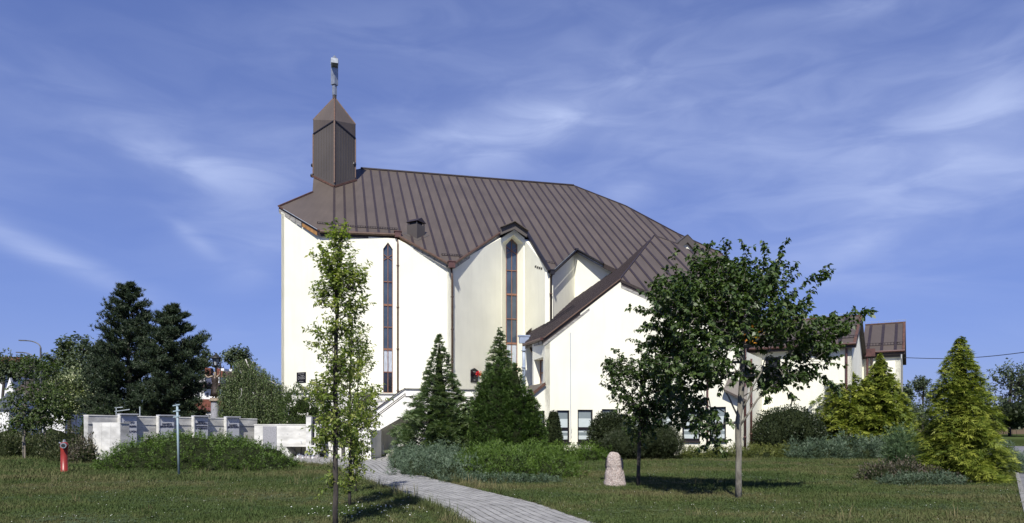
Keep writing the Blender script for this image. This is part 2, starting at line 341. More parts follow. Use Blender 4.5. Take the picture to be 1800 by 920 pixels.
def roof(name, pts, along, up, spacing, off, parent, thick=.3, ribw=.16, ribh=.05, mt='roof', frm=None, to=None, label=None):
    """pts: 3D outline on one plane; along: horizontal unit 3D; up: unit up-slope 3D. Sheets and battens are pieces."""
    o = pts[0]; nrm = along.cross(up).normalized(); nrm = nrm if nrm.z > 0 else -nrm
    P2 = [((p-o).dot(along), (p-o).dot(up)) for p in pts]
    T = lambda q, h=0: o+along*q[0]+up*q[1]+nrm*h
    base = MB().prism([T(q) for q in P2], (0, 0, -thick), 0).build(name, [M['fascia']], parent, label=label)
    xs = [q[0] for q in P2]; x0, x1 = min(xs), max(xs); k = math.ceil((x0-off)/spacing)
    edges = []; x = off+k*spacing
    while x < x1: edges.append(x); x += spacing
    if frm is not None: edges = [e for e in edges if e > frm]
    bounds = [x0]+edges+[x1]
    for i in range(len(bounds)-1):
        a = bounds[i]+(ribw/2 if i else 0); b = bounds[i+1]-(ribw/2 if i < len(bounds)-2 else 0)
        if b-a < .03: continue
        q = clip(clip(P2, 1, a), -1, b)
        if len(q) > 2: MB().prism([T(p, .022) for p in q], -nrm*.02).build('roof_panel', [M[mt]], base)
    for e in edges:
        q = clip(clip(P2, 1, e-ribw/2), -1, e+ribw/2)
        if len(q) > 2: MB().prism([T(p, ribh) for p in q], -nrm*(ribh-.001)).build('roof_batten', [M['rib']], base)
    return base
def text(s_, size, origin, right, upv, mt, parent, align='CENTER', name='lettering', spacing=1.0):
    cu = bpy.data.curves.new(name, 'FONT'); cu.body = s_; cu.size = size; cu.extrude = .006; cu.align_x = align; cu.space_line = spacing
    cu.materials.append(mt); tmp = bpy.data.objects.new(name, cu); COL.objects.link(tmp)
    dg = bpy.context.evaluated_depsgraph_get(); me = bpy.data.meshes.new_from_object(tmp.evaluated_get(dg)); bpy.data.objects.remove(tmp)
    o = bpy.data.objects.new(name, me); COL.objects.link(o)
    if not me.materials: me.materials.append(mt)
    attach(o, parent, origin); z = right.cross(upv)
    o.rotation_euler = Matrix((right, upv, z)).transposed().to_euler(); return o
# ------------------------------------------------------------------ the church
K = 1.15
P793 = R(793, 748, 38.8*K).xy
P697 = meet(P793, B45, 697); P565 = meet(P697, U, 565); P494 = meet(P565, B45, 494.5)
PD = meet(P793, A45, 882); PE0 = meet(PD, U, 922); PE1 = meet(PE0, V, 970); PG0 = meet(PE1, A45, 1013); PG1 = meet(PG0, B45, 1078)
g = P793-V*.24
GP = R(793, 465, g.y)                     # gutter corner on the roof plane
SL = .745; PN = Vector((-V.x*SL, -V.y*SL, 1)).normalized()
def onplane(px, py, P0=None, nn=None, lift=0):
    P0 = GP if P0 is None else P0; nn = PN if nn is None else nn
    o = Vector((0, 0, EYE)); d = R(px, py, 1)-o; return o+d*((P0-o).dot(nn)/d.dot(nn))
def zroof(p): return GP.z+SL*((Vector(p[:2])-GP.xy).dot(V))
church = thing('church', v3(P793, 0), 'tall cream church with steep brown metal roof, zigzag walls and a square spire', 'church')
outline = [onplane(*q) for q in ((490, 364), (549, 339), (551, 313), (634, 297), (1008, 327), (1100, 363), (1190, 411), (1270, 447), (1325, 500), (1345, 600), (1250, 620), (1120, 492), (1062, 464), (1013, 437), (970, 477), (928, 407), (905, 391), (884, 404), (793, 465), (699, 413), (562, 407))]
ridge0, ridge1 = outline[3], outline[4]
PE1 = outline[14].xy+V*.30-U*.10; PG0 = outline[13].xy+V*.34; PG1 = PG0+B45*3.6
up3 = Vector((V.x, V.y, SL)).normalized(); al3 = v3(U)
TB = onplane(588, 330)                     # foot of the spire's near corner
off = (TB-outline[0]).dot(al3)-.02
mroof = roof('main_roof', outline, al3, up3, .74, off, church, thick=.32, frm=off-.1)
# far slope and the side slope beyond the right-hand edge
back = MB()
hz = 10
r0b = ridge0+v3(V)*16-UP*16*SL; r1b = ridge1+v3(V)*16-UP*16*SL
back.prism([ridge0, r0b, r1b, ridge1], (0, 0, -.3))
back.prism([ridge1, r1b, outline[8]+v3(V)*14, outline[8]], (0, 0, -.3))
lb = outline[1]+v3(V)*16-UP*4
back.prism([ridge0-UP*.02, outline[1]-UP*.02, lb, r0b-UP*.02], (0, 0, -.3))
back.build('far_roof_slope', M['roof'], church)
# ridge and verge trims
tr = MB(); tr.bar(ridge0+UP*.05, ridge1+UP*.05, .28, .10)
for a, b in ((4, 5), (5, 6), (6, 7)): tr.bar(outline[a]+UP*.05, outline[b]+UP*.05, .2, .08)
tr.build('ridge_cap', M['rib'], mroof)
tr = MB(); tr.bar(outline[0]+UP*.06, outline[1]+UP*.06, .18, .10); tr.bar(outline[0]+UP*.05, outline[-1]+UP*.05, .12, .08); tr.build('verge_trim', M['copper'], mroof)
lt = MB()
for t0, t1 in ((.12, .95),):
    a = outline[0].lerp(outline[-1], t0); b = outline[0].lerp(outline[-1], t1); lt.bar(a+UP*.02-v3(V)*.10, b+UP*.02-v3(V)*.10, .04, .04)
lt.build('verge_flashing', M['steel'], mroof)
# fascia boards, grey and bare orange patches
def fboard(i, j, t0, t1, dz, h, mt, outn, name='fascia_board'):
    a = outline[i].lerp(outline[j], t0); b = outline[i].lerp(outline[j], t1); n = Vector((outn[0], outn[1], 0))*.035
    MB().prism([a+UP*(dz-h)+n, b+UP*(dz-h)+n, b+UP*dz+n, a+UP*dz+n], -n*.9).build(name, M[mt], mroof)
nB = -(A45); nD = Vector((A45.y, -A45.x))      # outward normals of left-facing / right-facing walls
nB = Vector((B45.y, -B45.x))
if nB.y > 0: nB = -nB
if nD.y > 0: nD = -nD
for k in range(4): fboard(0, 20, .02+k*.14, .02+(k+1)*.14-.012, -.12, .30, 'fascia' if k < 0 else 'soffit', nB)
fboard(0, 20, .59, .94, -.14, .24, 'rust', nB)
fboard(19, 18, .05, .26, -.12, .24, 'rust', nB)
for k in range(3): fboard(19, 18, .27+k*.22, .27+(k+1)*.22-.01, -.14, .26, 'soffit', nB)
for k in range(3): fboard(18, 17, .06+k*.29, .06+(k+1)*.29-.01, -.16, .26, 'soffit', nD)
fboard(14, 13, .05, .92, -.02, .10, 'steel', nD); fboard(13, 12, .05, .9, -.02, .08, 'steel', nB); fboard(13, 12, .03, .95, -.17, .14, 'soffit', nB)
# gutters
def gutter(i, j, n, r=.085, mt='pipe', t0=0, t1=1, parent=None):
    a = outline[i].lerp(outline[j], t0); b = outline[i].lerp(outline[j], t1); n3 = Vector((n[0], n[1], 0))
    MB().tube([a+n3*.13-UP*.04, b+n3*.13-UP*.04], r, 10).build('gutter', M[mt], parent or mroof)
gutter(20, 19, -V, .10); gutter(19, 18, nB); gutter(18, 17, nD); gutter(16, 15, nB, .06); gutter(15, 14, -U, .15, 'black'); gutter(14, 13, nD, .06, 'black'); gutter(13, 12, nB, .07, 'black')
def hopper(p, mt='redpipe', s=.36): MB().cube(p, s, s*.8, s*.9, rot=math.atan2(U.y, U.x)).cube(p+UP*s*.5, s*1.25, s, .06, rot=math.atan2(U.y, U.x)).build('rain_hopper', M[mt], church)
hopper(outline[19]+v3(-V)*.18-UP*.05, 'redpipe', .42); hopper(outline[18]+v3(-V)*.18-UP*.08, 'redpipe', .42)
hopper(outline[14]+v3(-V)*.1-UP*.1, 'black', .3)
# snow guards: rails with pickets lying on the roof
def snowguard(a, b, parent, nn=PN, h=.16, step=.16, mt='rib'):
    mb = MB(); n = max(2, int((b-a).length/step))
    mb.bar(a+nn*h, b+nn*h, .03); mb.bar(a+nn*.05, b+nn*.05, .03)
    for i in range(n+1):
        p = a.lerp(b, i/n); mb.bar(p+nn*.02, p+nn*h, .028)
        if i % 6 == 0: mb.bar(p+nn*h, p+up3*.25+nn*.02, .03)
    return mb.build('snow_guard', M[mt], parent)
for a, b in (((558, 394), (613, 399)), ((616, 400), (698, 405)), ((777, 450), (812, 452)), ((960, 462), (975, 465))): snowguard(onplane(*a), onplane(*b), mroof)
# walls
T = lambda P: zroof(P)-.22
Z0 = 0
def topline(p0, p1): return [(0, T(p0)), ((Vector(p1)-Vector(p0)).length, T(p1))]
def cwall(p0, p1, holes=(), **k): return wall('wall', p0, p1, Z0, topline(p0, p1), M['stucco'], church, holes, **k)
cwall(P494, P565)
def tz(px, py, P, D):
    q = onwall(px, py, P, D); return ((q.xy-Vector(P)).dot(Vector(D)), q.z)
# wall parallel to the ridge, with the tall window at its right end
wl, _ = tz(673.5, 500, P565, U); wr, _ = tz(690.5, 500, P565, U); zb = tz(681, 691, P565, U)[1]; zs = tz(681, 438, P565, U)[1]; za = tz(681, 426, P565, U)[1]
hole1 = [(wl, zb), (wr, zb), (wr, zs), ((wl+wr)/2, za), (wl, zs)]
cwall(P565, P697, [hole1], reveal=.22)
cwall(P697, P793); cwall(P793, PD); cwall(PE0, PE1); cwall(PE1, PG0); cwall(PG0, PG1)
far = [PG1, PG1+A45*7, PG1+A45*7+V*10, P494+A45*3+V*14+U*4, P494+A45*3.2]
for a, b in zip(far[:-1], far[1:]):
    wall('rear_wall', a, b, 0, 11, M['stucco'], church)
wall('rear_wall', P494+A45*3.2, P494, 0, [(0, 13), (3.2, T(P494)-.1)], M['stucco'], church)
# corner bay between the two right-hand walls: peaked reveal with the second tall window
def fz(px, py): q = onwall(px, py, PD, U); return ((q.xy-PD).dot(U), q.z)
LE = (PE0-PD).length
o = [fz(882.5, 690)[0]+.0, 0]
tf = [(0, T(PD)), (LE*.55, fz(904, 404)[1]), (LE, T(PE0)+.1)]
oi = [(.02, 0), (fz(920.5, 600)[0], 0), (fz(920.5, 428)[0], fz(920.5, 428)[1]), (fz(903, 413)[0], fz(903, 413)[1]), (.02, fz(884, 427)[1])]
bayd = .75
wb = MB(); PP = lambda t, z, k=0: v3(PD+U*t+V*k, z)
fr = [(0, 0), (0, T(PD))]+[tf[1]]+[(LE, tf[2][1]), (LE, 0), oi[1], oi[2], oi[3], oi[4], oi[0]]
tri = tessellate_polygon([[Vector((t, z, 0)) for t, z in fr]]); wb.add([PP(*q) for q in fr], tri)
PB = PD+V*bayd
def bz(px, py): q = onwall(px, py, PB, U); return ((q.xy-PB).dot(U), q.z)
bi = [(bz(889.5, 700)[0], 0), (bz(909, 700)[0], 0), bz(909, 430), bz(899, 420), bz(889.5, 431)]
for i in range(1, 5):
    if i == 4: a, b, c, e = oi[4], oi[0], bi[0], bi[4]
    else: a, b, c, e = oi[i], oi[i+1], bi[i+1], bi[i]
    wb.quad(PP(*a), PP(*b), PP(*c, bayd), PP(*e, bayd))
ws = bz(899, 606)
wb.build('window_bay', M['stucco'], church)
# hood of boards over the bay
hb = MB(); nf = -v3(V)*.5
hp = [onwall(x, y, PD-V*.55, U) for x, y in ((880, 401), (904, 391), (928, 408), (926, 417), (904, 403), (880, 413))]
hb.prism(hp, v3(V)*.12); hb.build('hood_fascia', M['rooflite'], mroof)
ht = MB(); ht.bar(hp[0]+UP*.03, hp[1]+UP*.03, .5, .05); ht.bar(hp[1]+UP*.03, hp[2]+UP*.03, .5, .05); ht.build('hood_capping', M['roof'], mroof)
# tall windows: frame, star bars, panes
def tallwin(P, D, x0, x1, zb, zs, za, trans, thick_t, zstar, parent, pale=(), k=0, zlow=None):
    D = Vector(D); n = Vector((-D.y, D.x)); Q = lambda t, z, kk=0: v3(Vector(P)+D*t+n*(k+kk), z); fw = .045; xm = (x0+x1)/2
    mb = MB()
    for a, b in (((x0+fw/2, zb), (x0+fw/2, zs)), ((x1-fw/2, zb), (x1-fw/2, zs)), ((xm, zb), (xm, za-.05)), ((x0, zs), (xm, za-.02)), ((x1, zs), (xm, za-.02)), ((x0, zb+.03), (x1, zb+.03))):
        mb.bar(Q(*a), Q(*b), fw if a[0] != xm or a[0] != b[0] else .045, .07, up=v3(n))
    for z in trans: mb.bar(Q(x0+fw, z), Q(x1-fw, z), .13 if z in thick_t else .055, .07, up=v3(n))
    h = (x1-x0)*.55
    mb.bar(Q(x0+.03, zstar-h*.55), Q(x1-.03, zstar+h*.55), .035, .06, up=v3(n)); mb.bar(Q(x0+.03, zstar+h*.55), Q(x1-.03, zstar-h*.55), .035, .06, up=v3(n))
    fr_ = mb.build('window_frame', M['woodframe'], parent)
    zl = [zb]+sorted(trans)+[zs]
    for i in range(len(zl)-1):
        for xa, xb in ((x0+fw, xm-.022), (xm+.022, x1-fw)):
            mt = M['curtain'] if i in pale else (M['darkglass'] if i < 1 else M['glass'])
            MB().prism([Q(xa, zl[i]+.03, .03), Q(xb, zl[i]+.03, .03), Q(xb, zl[i+1]-.03, .03), Q(xa, zl[i+1]-.03, .03)], v3(n)*.02).build('pane', mt, fr_)
    MB().prism([Q(x0+fw, zs-.03, .03), Q(x1-fw, zs-.03, .03), Q(xm, za-.08, .03)], v3(n)*.02).build('pane', M['glass'], fr_)
    MB().prism([Q(x0-.02, zb, .12), Q(x1+.02, zb, .12), Q(x1+.02, zs, .12), Q(xm, za, .12), Q(x0-.02, zs, .12)], v3(n)*.04).build('window_backing', M['black'], fr_)
    return fr_
zt = [tz(681, y, P565, U)[1] for y in (654, 614, 575, 536, 495)]
tallwin(P565, U, wl, wr, zb, zs, za, zt, (zt[1], zt[3]), tz(681, 452, P565, U)[1], church, pale=(1,), k=.12)
z2 = [bz(899, y)[1] for y in (640, 604, 561, 518, 476)]
tallwin(PB, U, bi[0][0], bi[1][0], bz(899, 690)[1], bi[2][1]-.02, bi[3][1]-.02, z2, (z2[1], z2[3]), bz(899, 441)[1], church, pale=(1,), k=.0)
# little vent slots on the wall beside the bay
d_ = (PE1-PE0).normalized(); nn_ = Vector((-d_.y, d_.x))
for px, py in ((941.5, 469), (945, 470.5), (948.5, 471.5), (952, 472.5)):
    q = onwall(px, py, PE0, d_); MB().prism([q+v3(d_)*s*.14+UP*z-v3(nn_)*.01 for s, z in ((-1, -.08), (1, -.08), (1, .08), (-1, .08))], v3(nn_)*.02).build('vent_slot', M['black'], church)
# rain pipes
def rainpipe(path, r=.055, mt='pipe', parent=None, clips=4):
    mb = MB(); mb.tube(path, r, 8); a, b = Vector(path[-2]), Vector(path[-1])
    for i in range(clips): mb.tube([a.lerp(b, (i+.5)/clips)-UP*.04, a.lerp(b, (i+.5)/clips)+UP*.04], r*1.5, 8)
    return mb.build('rain_pipe', M[mt], parent or church, smooth=True)
q = onwall(699.5, 420, P697-V*.12, U); rainpipe([outline[19]-UP*.2-v3(V)*.1, q-UP*.4, v3(q, 2.6)], .07)
q = onwall(795, 480, P793-V*.14, U); rainpipe([outline[18]-UP*.25-v3(V)*.1, q-UP*.5, v3(q, 2.6)], .065)
q = onwall(968.5, 480, PE1-V*.12-U*.05, U); rainpipe([outline[14]-UP*.3, q-UP*.2, v3(q, 2)], .07)
# roof vent chimney
def rotbox(c, half, z0s, z1):            # square set at 45 degrees to the ridge: corners near, right, far, left
    c = Vector(c); h = half*math.sqrt(2); cs = [c-V*h, c+U*h, c+V*h, c-U*h]; return cs
cn = onplane(733, 421); ctr = cn.xy+V*.62; cs = rotbox(ctr, .44, 0, 0)
mb = MB(); ztop = R(733, 393, cn.y).z; mb.prism([v3(p, zroof(cs[0])-.1) for p in cs], (0, 0, ztop-zroof(cs[0])+.1))
ch = mb.build('roof_vent', M['rooflite'], church)
mb = MB()
for p in cs: mb.bar(v3(ctr+(p-ctr)*.9, ztop), v3(ctr+(p-ctr)*.9, ztop+.22), .06)
mb.prism([v3(ctr+(p-ctr)*.7, ztop) for p in cs], (0, 0, .2)); mb.build('vent_louvre', M['black'], ch)
mb = MB(); tp = [v3(ctr+(p-ctr)*1.15, ztop+.20) for p in cs]
mb.add([tp[0], tp[1], tp[2], tp[3], (tp[0]+tp[1])/2+UP*.3, (tp[2]+tp[3])/2+UP*.3], [(0, 1, 4), (2, 3, 5), (1, 2, 5, 4), (3, 0, 4, 5), (0, 3, 2, 1)]); mb.build('vent_cap', M['rib'], ch)
mb = MB(); fl = [v3(ctr+(p-ctr)*1.5, 0) for p in cs]; fl = [Vector((p.x, p.y, zroof(p)+.05)) for p in fl]; mb.prism(fl, (0, 0, -.04)); mb.build('vent_flashing', M['rooflite'], ch)
# right-hand dormer hood
dp = [onplane(*q) for q in ((1185, 431), (1209, 411), (1228, 434))]
Dd = dp[0].xy-V*1.2
dq = [onwall(x, y, Dd, U) for x, y in ((1183, 434), (1209, 412), (1233, 437), (1230, 450), (1209, 426), (1196, 437))]
mb = MB(); mb.prism(dq, v3(V)*.2); mb.prism([dq[0], dq[1], dq[1]+v3(V)*4+UP*0, dq[0]+v3(V)*4], (0, 0, -.1)); mb.prism([dq[1], dq[2], dq[2]+v3(V)*4, dq[1]+v3(V)*4], (0, 0, -.1))
dm = mb.build('dormer', M['rooflite'], church)
dw = [onwall(x, y, Dd+V*.25, U) for x, y in ((1193, 440), (1209, 424), (1234, 452), (1225, 480), (1197, 480))]
MB().prism(dw, v3(V)*.2).build('dormer_wall', M['stucco'], dm)
MB().bar(dq[2]+UP*.02, dq[2]-UP*2.2+v3(U)*.8, .22, .22).build('dormer_gutter', M['black'], dm)
# ------------------------------------------------------------------ the spire (part of the church)
hw = (meet(TB.xy, B45, 551)-TB.xy).length
c0 = TB.xy; cl = c0-B45*hw; cr = c0+A45*hw; cb_ = cl+A45*hw; cc = (cl+cr)/2
zz_ = lambda py, p: R(0, py, p.y).z
zc, zl_, zr_ = zz_(212, c0), zz_(236, cl), zz_(241, cr); zsl, zsr = zz_(211, cl), zz_(214, cr)
zr_ = zl_; zsr = zsl
zap = zz_(171, cc); zbk = zc
def zr2(p): return zroof(p)-(.12 if (p-c0).length < 3.0 and (p-cb_).length > .1 else 1.0)
sh = MB(); cs = [c0, cr, cb_, cl]; zt4 = [zc, zr_, zbk, zl_]
sh.add([v3(p, zr2(p)) for p in cs]+[v3(p, z) for p, z in zip(cs, zt4)], [(0, 1, 5, 4), (1, 2, 6, 5), (2, 3, 7, 6), (3, 0, 4, 7), (4, 5, 6, 7)])
tower = sh.build('spire_shaft', M['rooflite'], church)
# upright sheet seams on the shaft
for (a, b, za_, zb_) in ((cl, c0, zl_, zc), (c0, cr, zc, zr_)):
    d = (b-a).normalized(); n = Vector((d.y, -d.x)); sm = MB()
    for i in range(1, 8):
        p = a.lerp(b, i/8); sm.bar(v3(p+n*.008, zr2(p)+.5), v3(p+n*.008, za_+(zb_-za_)*i/8), .022, .02, up=v3(n))
    sm.build('upright_seams', M['rooflite'], tower)
cap = MB(); e = 1.015; ex = [cc+(p-cc)*e for p in cs]; zs4 = [zc, zsr, zc, zsl]; apx = v3(cc, zap)
lo_ = [v3(p, z) for p, z in zip(ex, zt4)]; hi_ = [v3(p, z) for p, z in zip(ex, zs4)]
cap.add(lo_+hi_+[apx], [(0, 1, 5), (1, 2, 5), (2, 3, 7), (3, 0, 7), (0, 5, 8), (5, 2, 8), (2, 7, 8), (7, 0, 8), (3, 2, 1, 0)])
capo = cap.build('spire_cap', M['roof'], church)
tr = MB(); oc = Vector((0, 0, 0))
tr.bar(v3(ex[0], zc), apx, .09); tr.bar(v3(c0-V*.02, zr2(c0)+.5), v3(c0-V*.02, zc), .11)
tr.bar(v3(cl-U*.02, zr2(cl)+.4), v3(cl-U*.02, zl_), .09); tr.bar(v3(cr+U*.02, zr2(cr)+.4), v3(cr+U*.02, zr_), .07)
tr.bar(hi_[3], apx, .07); tr.bar(hi_[1], apx, .07)
fb = [Vector((p.x, p.y, zroof(p)+.12)) for p in [cc+(p-cc)*1.06 for p in cs]]
tr.bar(fb[3], fb[0], .14, .14); tr.bar(fb[0], fb[1], .14, .14)
tr.build('corner_trim', M['copper'], tower)
tr = MB(); tr.bar(lo_[3], lo_[0], .07, .09); tr.bar(lo_[0], lo_[1], .07, .09); tr.build('eaves_trim', M['black'], capo)
# left side lower skirt below the spire
for px, py in ((550, 291), (549, 309)):
    q = R(px, py, cl.y+.2); mb = MB(); mb.lathe(q-UP*.15, [(.05, 0), (.14, .05), (.17, .16), (.12, .27), (.04, .3)], 10); mb.bar(q, q+v3(U)*.4, .05); mb.build('floodlight', M['black'], tower, smooth=False)
q = R(622, 289, cr.y); mb = MB(); mb.lathe(q-UP*.22, [(.05, 0), (.17, .06), (.2, .2), (.15, .36), (.05, .42)], 10); mb.bar(q, q-v3(U)*.4, .06); mb.build('floodlight', M['black'], tower)
# cross: square post, arms pointing along the line of sight side of the ridge
mb = MB(); bx = cc
def sq(c, half, z0, z1, mb_): 
    h = half*math.sqrt(2); c_ = [c-V*h, c+U*h, c+V*h, c-U*h]; mb_.prism([v3(p, z0) for p in c_], (0, 0, z1-z0))
Z = lambda y: R(0, y, cc.y).z
sq(cc, .11, Z(174), Z(166), mb); mb.build('cross_foot', M['rooflite'], capo)
mb = MB(); sq(cc, .13, Z(168), Z(149), mb); sq(cc, .20, Z(150), Z(113), mb)
h = .22*math.sqrt(2); c_ = [cc-V*h, cc+U*h, cc+V*h, cc-U*h]
mb.add([v3(p, Z(114)) for p in c_]+[v3(p, Z(105)) for p in c_]+[v3(cc, Z(97))], [(0, 1, 5, 4), (1, 2, 6, 5), (2, 3, 7, 6), (3, 0, 4, 7), (4, 5, 8), (5, 6, 8), (6, 7, 8), (7, 4, 8), (3, 2, 1, 0)])
mb.box(cc-U*.26-V*.85, cc+U*.26-V*.85, 1.7, Z(120), Z(112))
mb.build('cross', M['silver'], capo)
# plaques on the church wall
q0 = R(530, 664, meet(P565, B45, 530).y); dB = v3(-B45) if False else v3(B45)
mb = MB(); c = [q0+dB*s*.44+UP*z+v3(nB)*.03 for s, z in ((-1, -.36), (1, -.36), (1, .36), (-1, .36))]; mb.prism(c, -v3(nB)*.03)
pl = tag(mb.build('wall_plaque', M['blackgranite'], None, loc=q0), 'black plaque with pale lines of text on the left church wall', 'plaque')
text('PAMIĘCI OFIAR', .085, q0+UP*.22+v3(nB)*.034, dB, UP, M['letterlight'], pl); text('WOJNY\nŻOŁNIERZY\nPOLSKICH', .10, q0+UP*.08+dB*.12+v3(nB)*.034, dB, UP, M['letterlight'], pl)
text('PARAFIANIE', .08, q0-UP*.30+v3(nB)*.034, dB, UP, M['letterlight'], pl)
mb = MB(); e0 = q0-dB*.24+v3(nB)*.034-UP*.02
for i in range(12):
    a = i*math.pi/6; b_ = a+math.pi/6; mb.bar(e0+dB*.07*math.cos(a)+UP*.11*math.sin(a), e0+dB*.07*math.cos(b_)+UP*.11*math.sin(b_), .02, .008, up=v3(nB))
mb.build('emblem', M['letterlight'], pl)
dA = v3(A45); q1 = R(833.5, 661, meet(P793, A45, 833.5).y)
mb = MB(); mb.prism([q1+dA*s*.46+UP*z+v3(nD)*.03 for s, z in ((-1, -.46), (1, -.46), (1, .40), (0, .54), (-1, .38))], -v3(nD)*.03)
p1_ = tag(mb.build('memorial_plaque', M['blackgranite'], None, loc=q1), 'black pointed plaque beside red flowers on the church wall', 'plaque')
text('PAMIĘCI', .09, q1+UP*.24+v3(nD)*.034, dA, UP, M['letterlight'], p1_); text('OFIAR', .09, q1-UP*.32+v3(nD)*.034, dA, UP, M['letterlight'], p1_)
q2 = R(860, 659, meet(P793, A45, 860).y)
mb = MB(); mb.prism([q2+dA*s*.5+UP*z+v3(nD)*.03 for s, z in ((-1, -.5), (1, -.5), (1, .62), (-1, .62))], -v3(nD)*.03)
p2_ = tag(mb.build('memorial_plaque', M['blackgranite'], None, loc=q2), 'black square-topped plaque half hidden behind the bright green thujas', 'plaque')
text('PAMIĘCI\nPOLEGŁYM', .1, q2+UP*.3+v3(nD)*.034, dA, UP, M['letterlight'], p2_)
def bouquet(c, n1, n2, label):
    t = thing('flower_bouquet', c, label, 'flowers')
    for nm, mt, o_, n in (('red_petals', 'redflower', -.12, n1), ('orange_petals', 'orangeflower', .2, n2)):
        mb = MB()
        for i in range(n):
            p = c+dA*(o_+random.gauss(0, .1))+UP*random.gauss(0, .07)-v3(V)*random.uniform(.1, .3); s = .05
            a = Vector([random.gauss(0, 1) for _ in range(3)]).normalized(); b_ = a.orthogonal().normalized(); mb.add([p+a*s, p+b_*s, p-a*s, p-b_*s], [(0, 1, 2, 3)]); cx_ = a.cross(b_)*s; mb.add([p+a*s, p+cx_, p-a*s, p-cx_], [(0, 1, 2, 3)])
        mb.build(nm, M[mt], t)
    mb = MB()
    for i in range(10): mb.bar(c+dA*random.uniform(-.15, .2)-v3(V)*.2, c+dA*random.uniform(-.05, .12)-v3(V)*.16-UP*.45, .012)
    mb.build('stems', M['polepaint'], t)
bouquet(R(841, 658, meet(P793, A45, 841).y-.3), 60, 50, 'red and orange flower bouquet in front of the pointed black plaque')
# ------------------------------------------------------------------ terrace with the two-flight stair
dR, dL = 36.4, 40.6
ter = thing('terrace', (-5, 38, 0), 'raised white terrace with parapet and stair against the church wall', 'terrace')
tzt = R(0, 683, dR).z; tzb = R(0, 727, dR).z
Pr = R(712, 0, dR).xy; Pe = meet(Pr, U, 930); Pl = R(498, 0, dL+.3).xy; Pm = meet(Pl, U, 705)
for nm, a, b in (('parapet', Pr, Pe), ('parapet', Pl, Pm)):
    mb = MB(); mb.box(a, b, .18, tzb, tzt-.04); mb.box(a-V*.05, b-V*.05, .05, tzb-.02, tzt-.48); mb.build(nm, M['terrace'], ter)
    mb = MB(); mb.box(a-V*.08, b-V*.08, .32, tzt-.04, tzt+.01); mb.tube([v3(a-V*.12, tzt-.42), v3(b-V*.12, tzt-.42)], .028, 6)
    mb.build('coping', M['soffit'], ter)
mb = MB(); mb.prism([v3(p, tzb+.02) for p in (Pr+V*.18, Pe+V*.18, Pe+V*9, Pr+V*4, Pm+V*.2, Pl+V*.2, Pl+V*3, Pm+V*5)][:4], (0, 0, .25))
mb.prism([v3(p, tzb+.02) for p in (Pl+V*.18, Pm+V*.18, Pm+V*4, Pl+V*4)], (0, 0, .25))
mb.build('deck', M['concrete'], ter)
mb = MB(); mb.box(Pl+V*1.6, Pm+V*1.6+U*2, .3, 0, tzb+.02); mb.box(Pr+V*2.3-U*3.5, Pe+V*2.3, .3, 0, tzb+.02); mb.build('undercroft_wall', M['oldwall'], ter)
# upper flight falls to the left from the terrace; panel, soffit, rails, steps
def SP(px, py, d): return R(px, py, d)
fl_d = 36.4
a0, a1 = SP(712, 683, dR), SP(646, 731, 34.9); a1 = R(646, 731, meet(Pr, U, 646).y); dF = -v3(U)
low0 = R(727, 722, meet(Pr, U, 727).y); low1 = R(651, 765, meet(Pr, U, 651).y); tipz = a1
n3 = -v3(V)
top0 = a0-UP*.40; top1 = R(648, 744, a1.y)
mb = MB()
mb.prism([top1+n3*.1, low1+n3*.1, low0+n3*.1, top0+n3*.1+v3(U)*.3, top0+n3*.1], -n3*.14)
mb.prism([a1, top1-UP*.05, top0-UP*.05, a0-UP*.02], -n3*.12)
mb.build('stair_parapet', M['terrace'], ter)
MB().prism([low1+n3*.1, low0+n3*.1, low0-n3*1.9, low1-n3*1.9], (0, 0, .1)).build('stair_soffit', M['terrace'], ter)
mb = MB(); mb.prism([a1-n3*1.8, top1-UP*.05-n3*1.8, top0-UP*.05-n3*1.8, a0-UP*.02-n3*1.8], -n3*.12); mb.build('stair_parapet', M['terrace'], ter)
mb = MB()
for k in (.0, 1.86): mb.bar(a1-n3*k+UP*.02, a0-n3*k+UP*.02, .16, .035)
mb.tube([top1+n3*.12+UP*.12, top0+n3*.12+UP*.12], .022, 6); mb.tube([top1+n3*.10+UP*.02, top0+n3*.10+UP*.02], .02, 6)
mb.bar(top0+n3*.12+UP*.12, top0+n3*.12, .03)
mb.build('stair_rail', M['rib'], ter)
ns = 9
for i in range(ns):
    t = (i+.5)/ns; p = low0.lerp(low1, t); p = Vector((p.x, p.y, low0.z+.42+(low1.z-low0.z)*t)); c = p-n3*1.0
    MB().cube(c, .32, 1.7, .16, rot=math.atan2(U.y, U.x)).build('step', M['concrete'], ter)
# landing block and lower flight
Pk = meet(Pr, U, 652)
lb_ = MB(); pa = R(624, 0, 33).xy; pb = R(652, 0, 33).xy
lb_.box(pa, pb, 2.6, 0, R(0, 757, 33).z); lb_.build('landing_pier', M['terrace'], ter)
mb = MB(); mb.box(R(607, 0, 33.3).xy, R(613, 0, 33.3).xy, .2, 0, 1.35); mb.build('landing_pier', M['terrace'], ter)
mb = MB(); mb.box(meet(Pr, U, 588), meet(Pr, U, 653), .14, low1.z-.1, low1.z+.85); mb.build('landing_parapet', M['terrace'], ter)
MB().box(meet(Pr, U, 588)+V*.15, meet(Pr, U, 653)+V*.15, 1.9, low1.z-.12, low1.z+.05).build('landing_slab', M['terrace'], ter)
s0 = R(676, 798, 36.2); s1 = R(706, 778, 35.6); s2 = R(770, 735, 35.6); s3 = Vector((s2.x, s2.y, 0)); s0.z = 0
mb = MB(); mb.prism([s0, s3, s2, s1], v3(V)*.15); mb.prism([s0+v3(V)*1.6, s3+v3(V)*1.6, s2+v3(V)*1.6, s1+v3(V)*1.6], v3(V)*.15); mb.build('lower_flight_wall', M['terrace'], ter)
